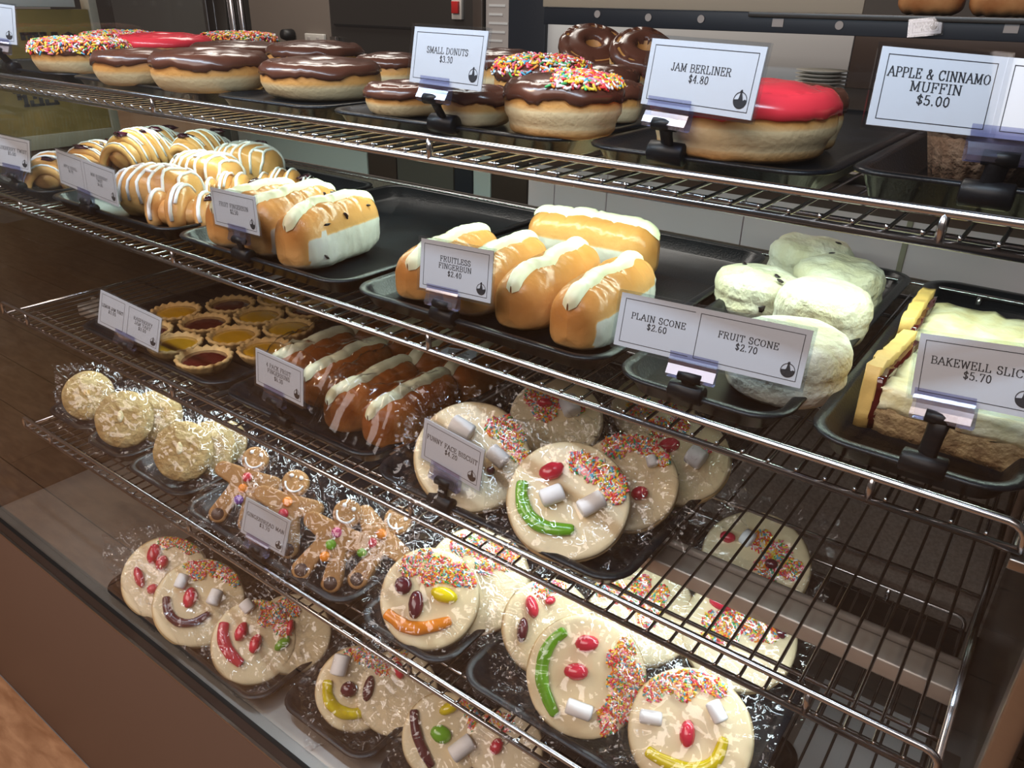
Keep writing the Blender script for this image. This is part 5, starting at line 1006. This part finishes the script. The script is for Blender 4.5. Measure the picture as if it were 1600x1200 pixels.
def emblem(cx, cy, r):
    parts = []; n = 28; ring = []
    for k in range(n): a = 2*PI*k/n; ring += [(cx+r*math.cos(a), cy+r*math.sin(a), 0), (cx+r*0.90*math.cos(a), cy+r*0.90*math.sin(a), 0)]
    parts.append((ring, [(2*k, 2*((k+1) % n), 2*((k+1) % n)+1, 2*k+1) for k in range(n)]))
    pts = [(cx, cy-r*0.2, 0)]+[(cx+r*math.cos(a), cy+r*math.sin(a), 0) for a in [PI+PI*k/14 for k in range(15)]]
    pts += [(cx+r*0.7, cy+r*0.16, 0), (cx+r*0.45, cy+r*0.02, 0), (cx-r*0.3, cy+r*0.10, 0), (cx-r*0.7, cy+r*0.05, 0)]
    parts.append((pts[1:], [tuple(range(len(pts)-1))]))
    fig = [(-0.34, 0), (-0.22, 0.35), (-0.16, 0.80), (-0.22, 1.05), (-0.08, 1.22), (0.10, 1.24), (0.16, 1.05), (0.10, 0.85), (0.26, 0.42), (0.38, 0)]
    parts.append(([(cx+r*a, cy+r*b, 0) for a, b in fig], [tuple(range(len(fig)))]))
    return merge(parts)
def ticket(key, cards, lab, grip_u=0.36, clamp=True, tray_z=None, gh=0.010, cap=0.0044, dclamp=0.0, railx=None):
    """cards: list of (u0, u1, lines, logo)"""
    o, a, b, Wd, Hh = TICKETS[key]; a = Vector(a); b = Vector(b); n = a.cross(b)
    t = thing('price_ticket', lab, 'price ticket', o, Matrix(((a.x, b.x, n.x), (a.y, b.y, n.y), (a.z, b.z, n.z))))
    mg = 0.0022
    box('sleeve', -Wd/2, Wd/2, 0, Hh, 0.0012, 0.0016, M['sleeve'], t); box('sleeve_back', -Wd/2, Wd/2, 0, Hh, -0.0012, -0.0008, M['sleeve'], t)
    for ci, (u0, u1, lines, logo) in enumerate(cards):
        x0 = -Wd/2+mg+(Wd-2*mg)*u0; x1 = -Wd/2+mg+(Wd-2*mg)*u1; zz = 0.0002*ci
        c = box('card', x0, x1, mg, Hh-mg, -0.0004+zz, 0.0004+zz, M['card'], t)
        cw = x1-x0; ch = Hh-2*mg; m2 = 0.0038; lw = 0.00045; P = []
        bx0, bx1, by0, by1 = x0+m2, x1-m2, mg+m2*0.9, Hh-mg-m2*0.9
        P = [quad(bx0, bx1, by0, by0+lw), quad(bx0, bx1, by1-lw, by1), quad(bx0, bx0+lw, by0, by1), quad(bx1-lw, bx1, by0, by1)]
        v, f = merge(P); w = mesh('printed_border', v, f, M['ink'], c, False); w.location.z = 0.0005+zz
        v, f = lettering(lines, cap, (x0+x1)/2, mg+ch*0.54, maxw=cw-2*m2-0.003); w = mesh('lettering', v, f, M['ink'], c, False); w.location.z = 0.0005+zz
        if logo: v, f = emblem(x1-m2-0.0064, mg+m2+0.0062, 0.0048); w = mesh('emblem', v, f, M['ink'], c, False); w.location.z = 0.0006+zz; w['label'] = 'black round logo with a pointed figure'
    gx = -Wd/2+Wd*grip_u; gw = 0.0175
    if not clamp: return
    V = []; Fc = []; prof = [(0.008, 0.0026), (0.004, 0.0022), (0.002, 0.0034), (-0.001, 0.0026), (-0.004, 0.0036), (-0.008, 0.0052), (-0.0105, 0.0040), (-0.0110, 0.0010), (-0.0100, -0.0015), (-0.004, -0.0020), (0.008, -0.0020)]
    for x in (gx-gw, gx+gw):
        for y, z in prof: V.append((x, y, z))
    k = len(prof)
    for j in range(k-1): Fc.append((j, j+1, k+j+1, k+j))
    mesh('clear_grip', V, Fc, M['grip'], t, False)
    # black stem down to a clamp on the tray rim, worked out in world space then taken into the ticket's frame
    Mx = Matrix(((a.x, b.x, n.x), (a.y, b.y, n.y), (a.z, b.z, n.z))); Mi = Mx.transposed(); O = Vector(o)
    top = O+Mx @ Vector((gx+dclamp, -0.008, 0.002)); zr = tray_z; yb_ = railx
    c0 = Vector((top.x-0.002, yb_, zr+0.004))
    loc_ = lambda p: Mi @ (Vector(p)-O)
    tube('stem', [loc_(top+Vector((0, 0, 0.002))), loc_(top.lerp(c0, 0.4)), loc_(top.lerp(c0, 0.75)), loc_(c0)], 0.005, M['clip'], t, 8, radii=[0.0068, 0.0058, 0.0058, 0.0068], flat=0.42)
    tube('hinge_barrel', [loc_(top+Vector((-0.0085, 0, 0))), loc_(top+Vector((0.0085, 0, 0)))], 0.0040, M['clip'], t, 12)
    tube('clamp', [loc_(c0+Vector((-0.013, 0, -0.003))), loc_(c0+Vector((-0.012, 0, -0.003))), loc_(c0+Vector((0.012, 0, -0.003))), loc_(c0+Vector((0.013, 0, -0.003)))], 0.0075, M['clip'], t, 16, radii=[0.006, 0.0075, 0.0075, 0.006])
r1, r2, r3, r4 = Z1+0.0214, Z2+0.0214, Z3+0.0214, Z4+0.0214
ticket('small', [(0, 1, ['SMALL DONUTS', '$3.30'], True)], 'price ticket reading small donuts', 0.40, tray_z=r1, railx=0.489)
ticket('jam', [(0, 1, ['JAM BERLINER', '$4.80'], True)], 'price ticket reading jam berliner', 0.30, tray_z=r1, railx=0.489)
ticket('apple', [(0, 1, ['APPLE & CINNAMO', 'MUFFIN', '$5.00'], False), (1.0, 2.0, ['MUFFIN', '$5.00'], True)], 'double price ticket reading apple and cinnamon muffin', 1.08, tray_z=r1, railx=0.489, cap=0.0048)
ticket('edge', [(0, 1, ['DONUTS', '$4.20'], True)], 'price ticket cut off at the upper left corner of the photo', 0.60, tray_z=r1, railx=0.489)
ticket('bberry', [(0, 1, ['BLUEBERRY TWIST', '$5.00'], True)], 'price ticket reading blueberry twist at the left edge', 0.5, tray_z=r2, railx=0.478)
ticket('scroll', [(0, 0.47, ['APPLE SCROLL', '$4.70'], False), (0.47, 1, ['MINI BLUEBERRY', 'TWIST', '$4.00'], True)], 'double price ticket reading apple scroll and mini blueberry twist', 0.45, tray_z=r2, railx=0.478, cap=0.0036)
ticket('fruit', [(0, 1, ['FRUIT FINGERBUN', '$2.50'], True)], 'price ticket reading fruit fingerbun', 0.55, tray_z=r2, railx=0.478)
ticket('fruitless', [(0, 1, ['FRUITLESS', 'FINGERBUN', '$2.40'], True)], 'price ticket reading fruitless fingerbun', 0.36, tray_z=r2, railx=0.478)
ticket('scone', [(0, 0.46, ['PLAIN SCONE', '$2.60'], False), (0.42, 1, ['FRUIT SCONE', '$2.70'], True)], 'double price ticket reading plain scone and fruit scone', 0.46, tray_z=r2, railx=0.474)
ticket('bake', [(0, 1, ['BAKEWELL SLICE', '$5.70'], True)], 'price ticket reading bakewell slice at the right edge', 0.30, tray_z=r2, railx=0.474)
ticket('lemon', [(0, 0.45, ['LEMON JAM TART', '$3.00'], False), (0.45, 1, ['RASPBERRY', 'JAM TART', '$3.00'], True)], 'double price ticket reading lemon jam tart and raspberry jam tart', 0.48, tray_z=r3, railx=0.441, cap=0.0040)
ticket('pack', [(0, 1, ['4 PACK FRUIT', 'FINGERBUNS', '$6.30'], True)], 'price ticket reading four pack fruit fingerbuns', 0.42, tray_z=r3, railx=0.441)
ticket('face', [(0, 1, ['FUNNY FACE BISCUIT', '$4.20'], True)], 'price ticket reading funny face biscuit', 0.45, tray_z=r3, railx=0.430)
ticket('ginger', [(0, 1, ['GINGERBREAD MAN', '$3.70'], True)], 'price ticket reading gingerbread man', 0.42, tray_z=r4, railx=0.417, cap=0.0046)
ticket('roll', [(0, 1, ['6 PACK WHITE', 'SOFT ROLLS', '$6.70'], True)], 'small price ticket on the shelf behind the case', clamp=False, cap=0.0032)
# mirrored lettering on the ochre board beyond the end glass
for lines, zc, yc, h, mir in ((['TUO'], 1.424, 0.672, 0.032, False), (['EEF'], 1.346, 0.625, 0.027, True)):
    v, f = lettering(lines, h, 0, 0, wt=0.24); v = [(0, (-x if mir else x), y) for x, y, z in v]
    o = mesh('sign_lettering', v, f, M['ink'], gb, False); o.location = (-1.4385-gb.location.x, yc-gb.location.y, zc-gb.location.z)
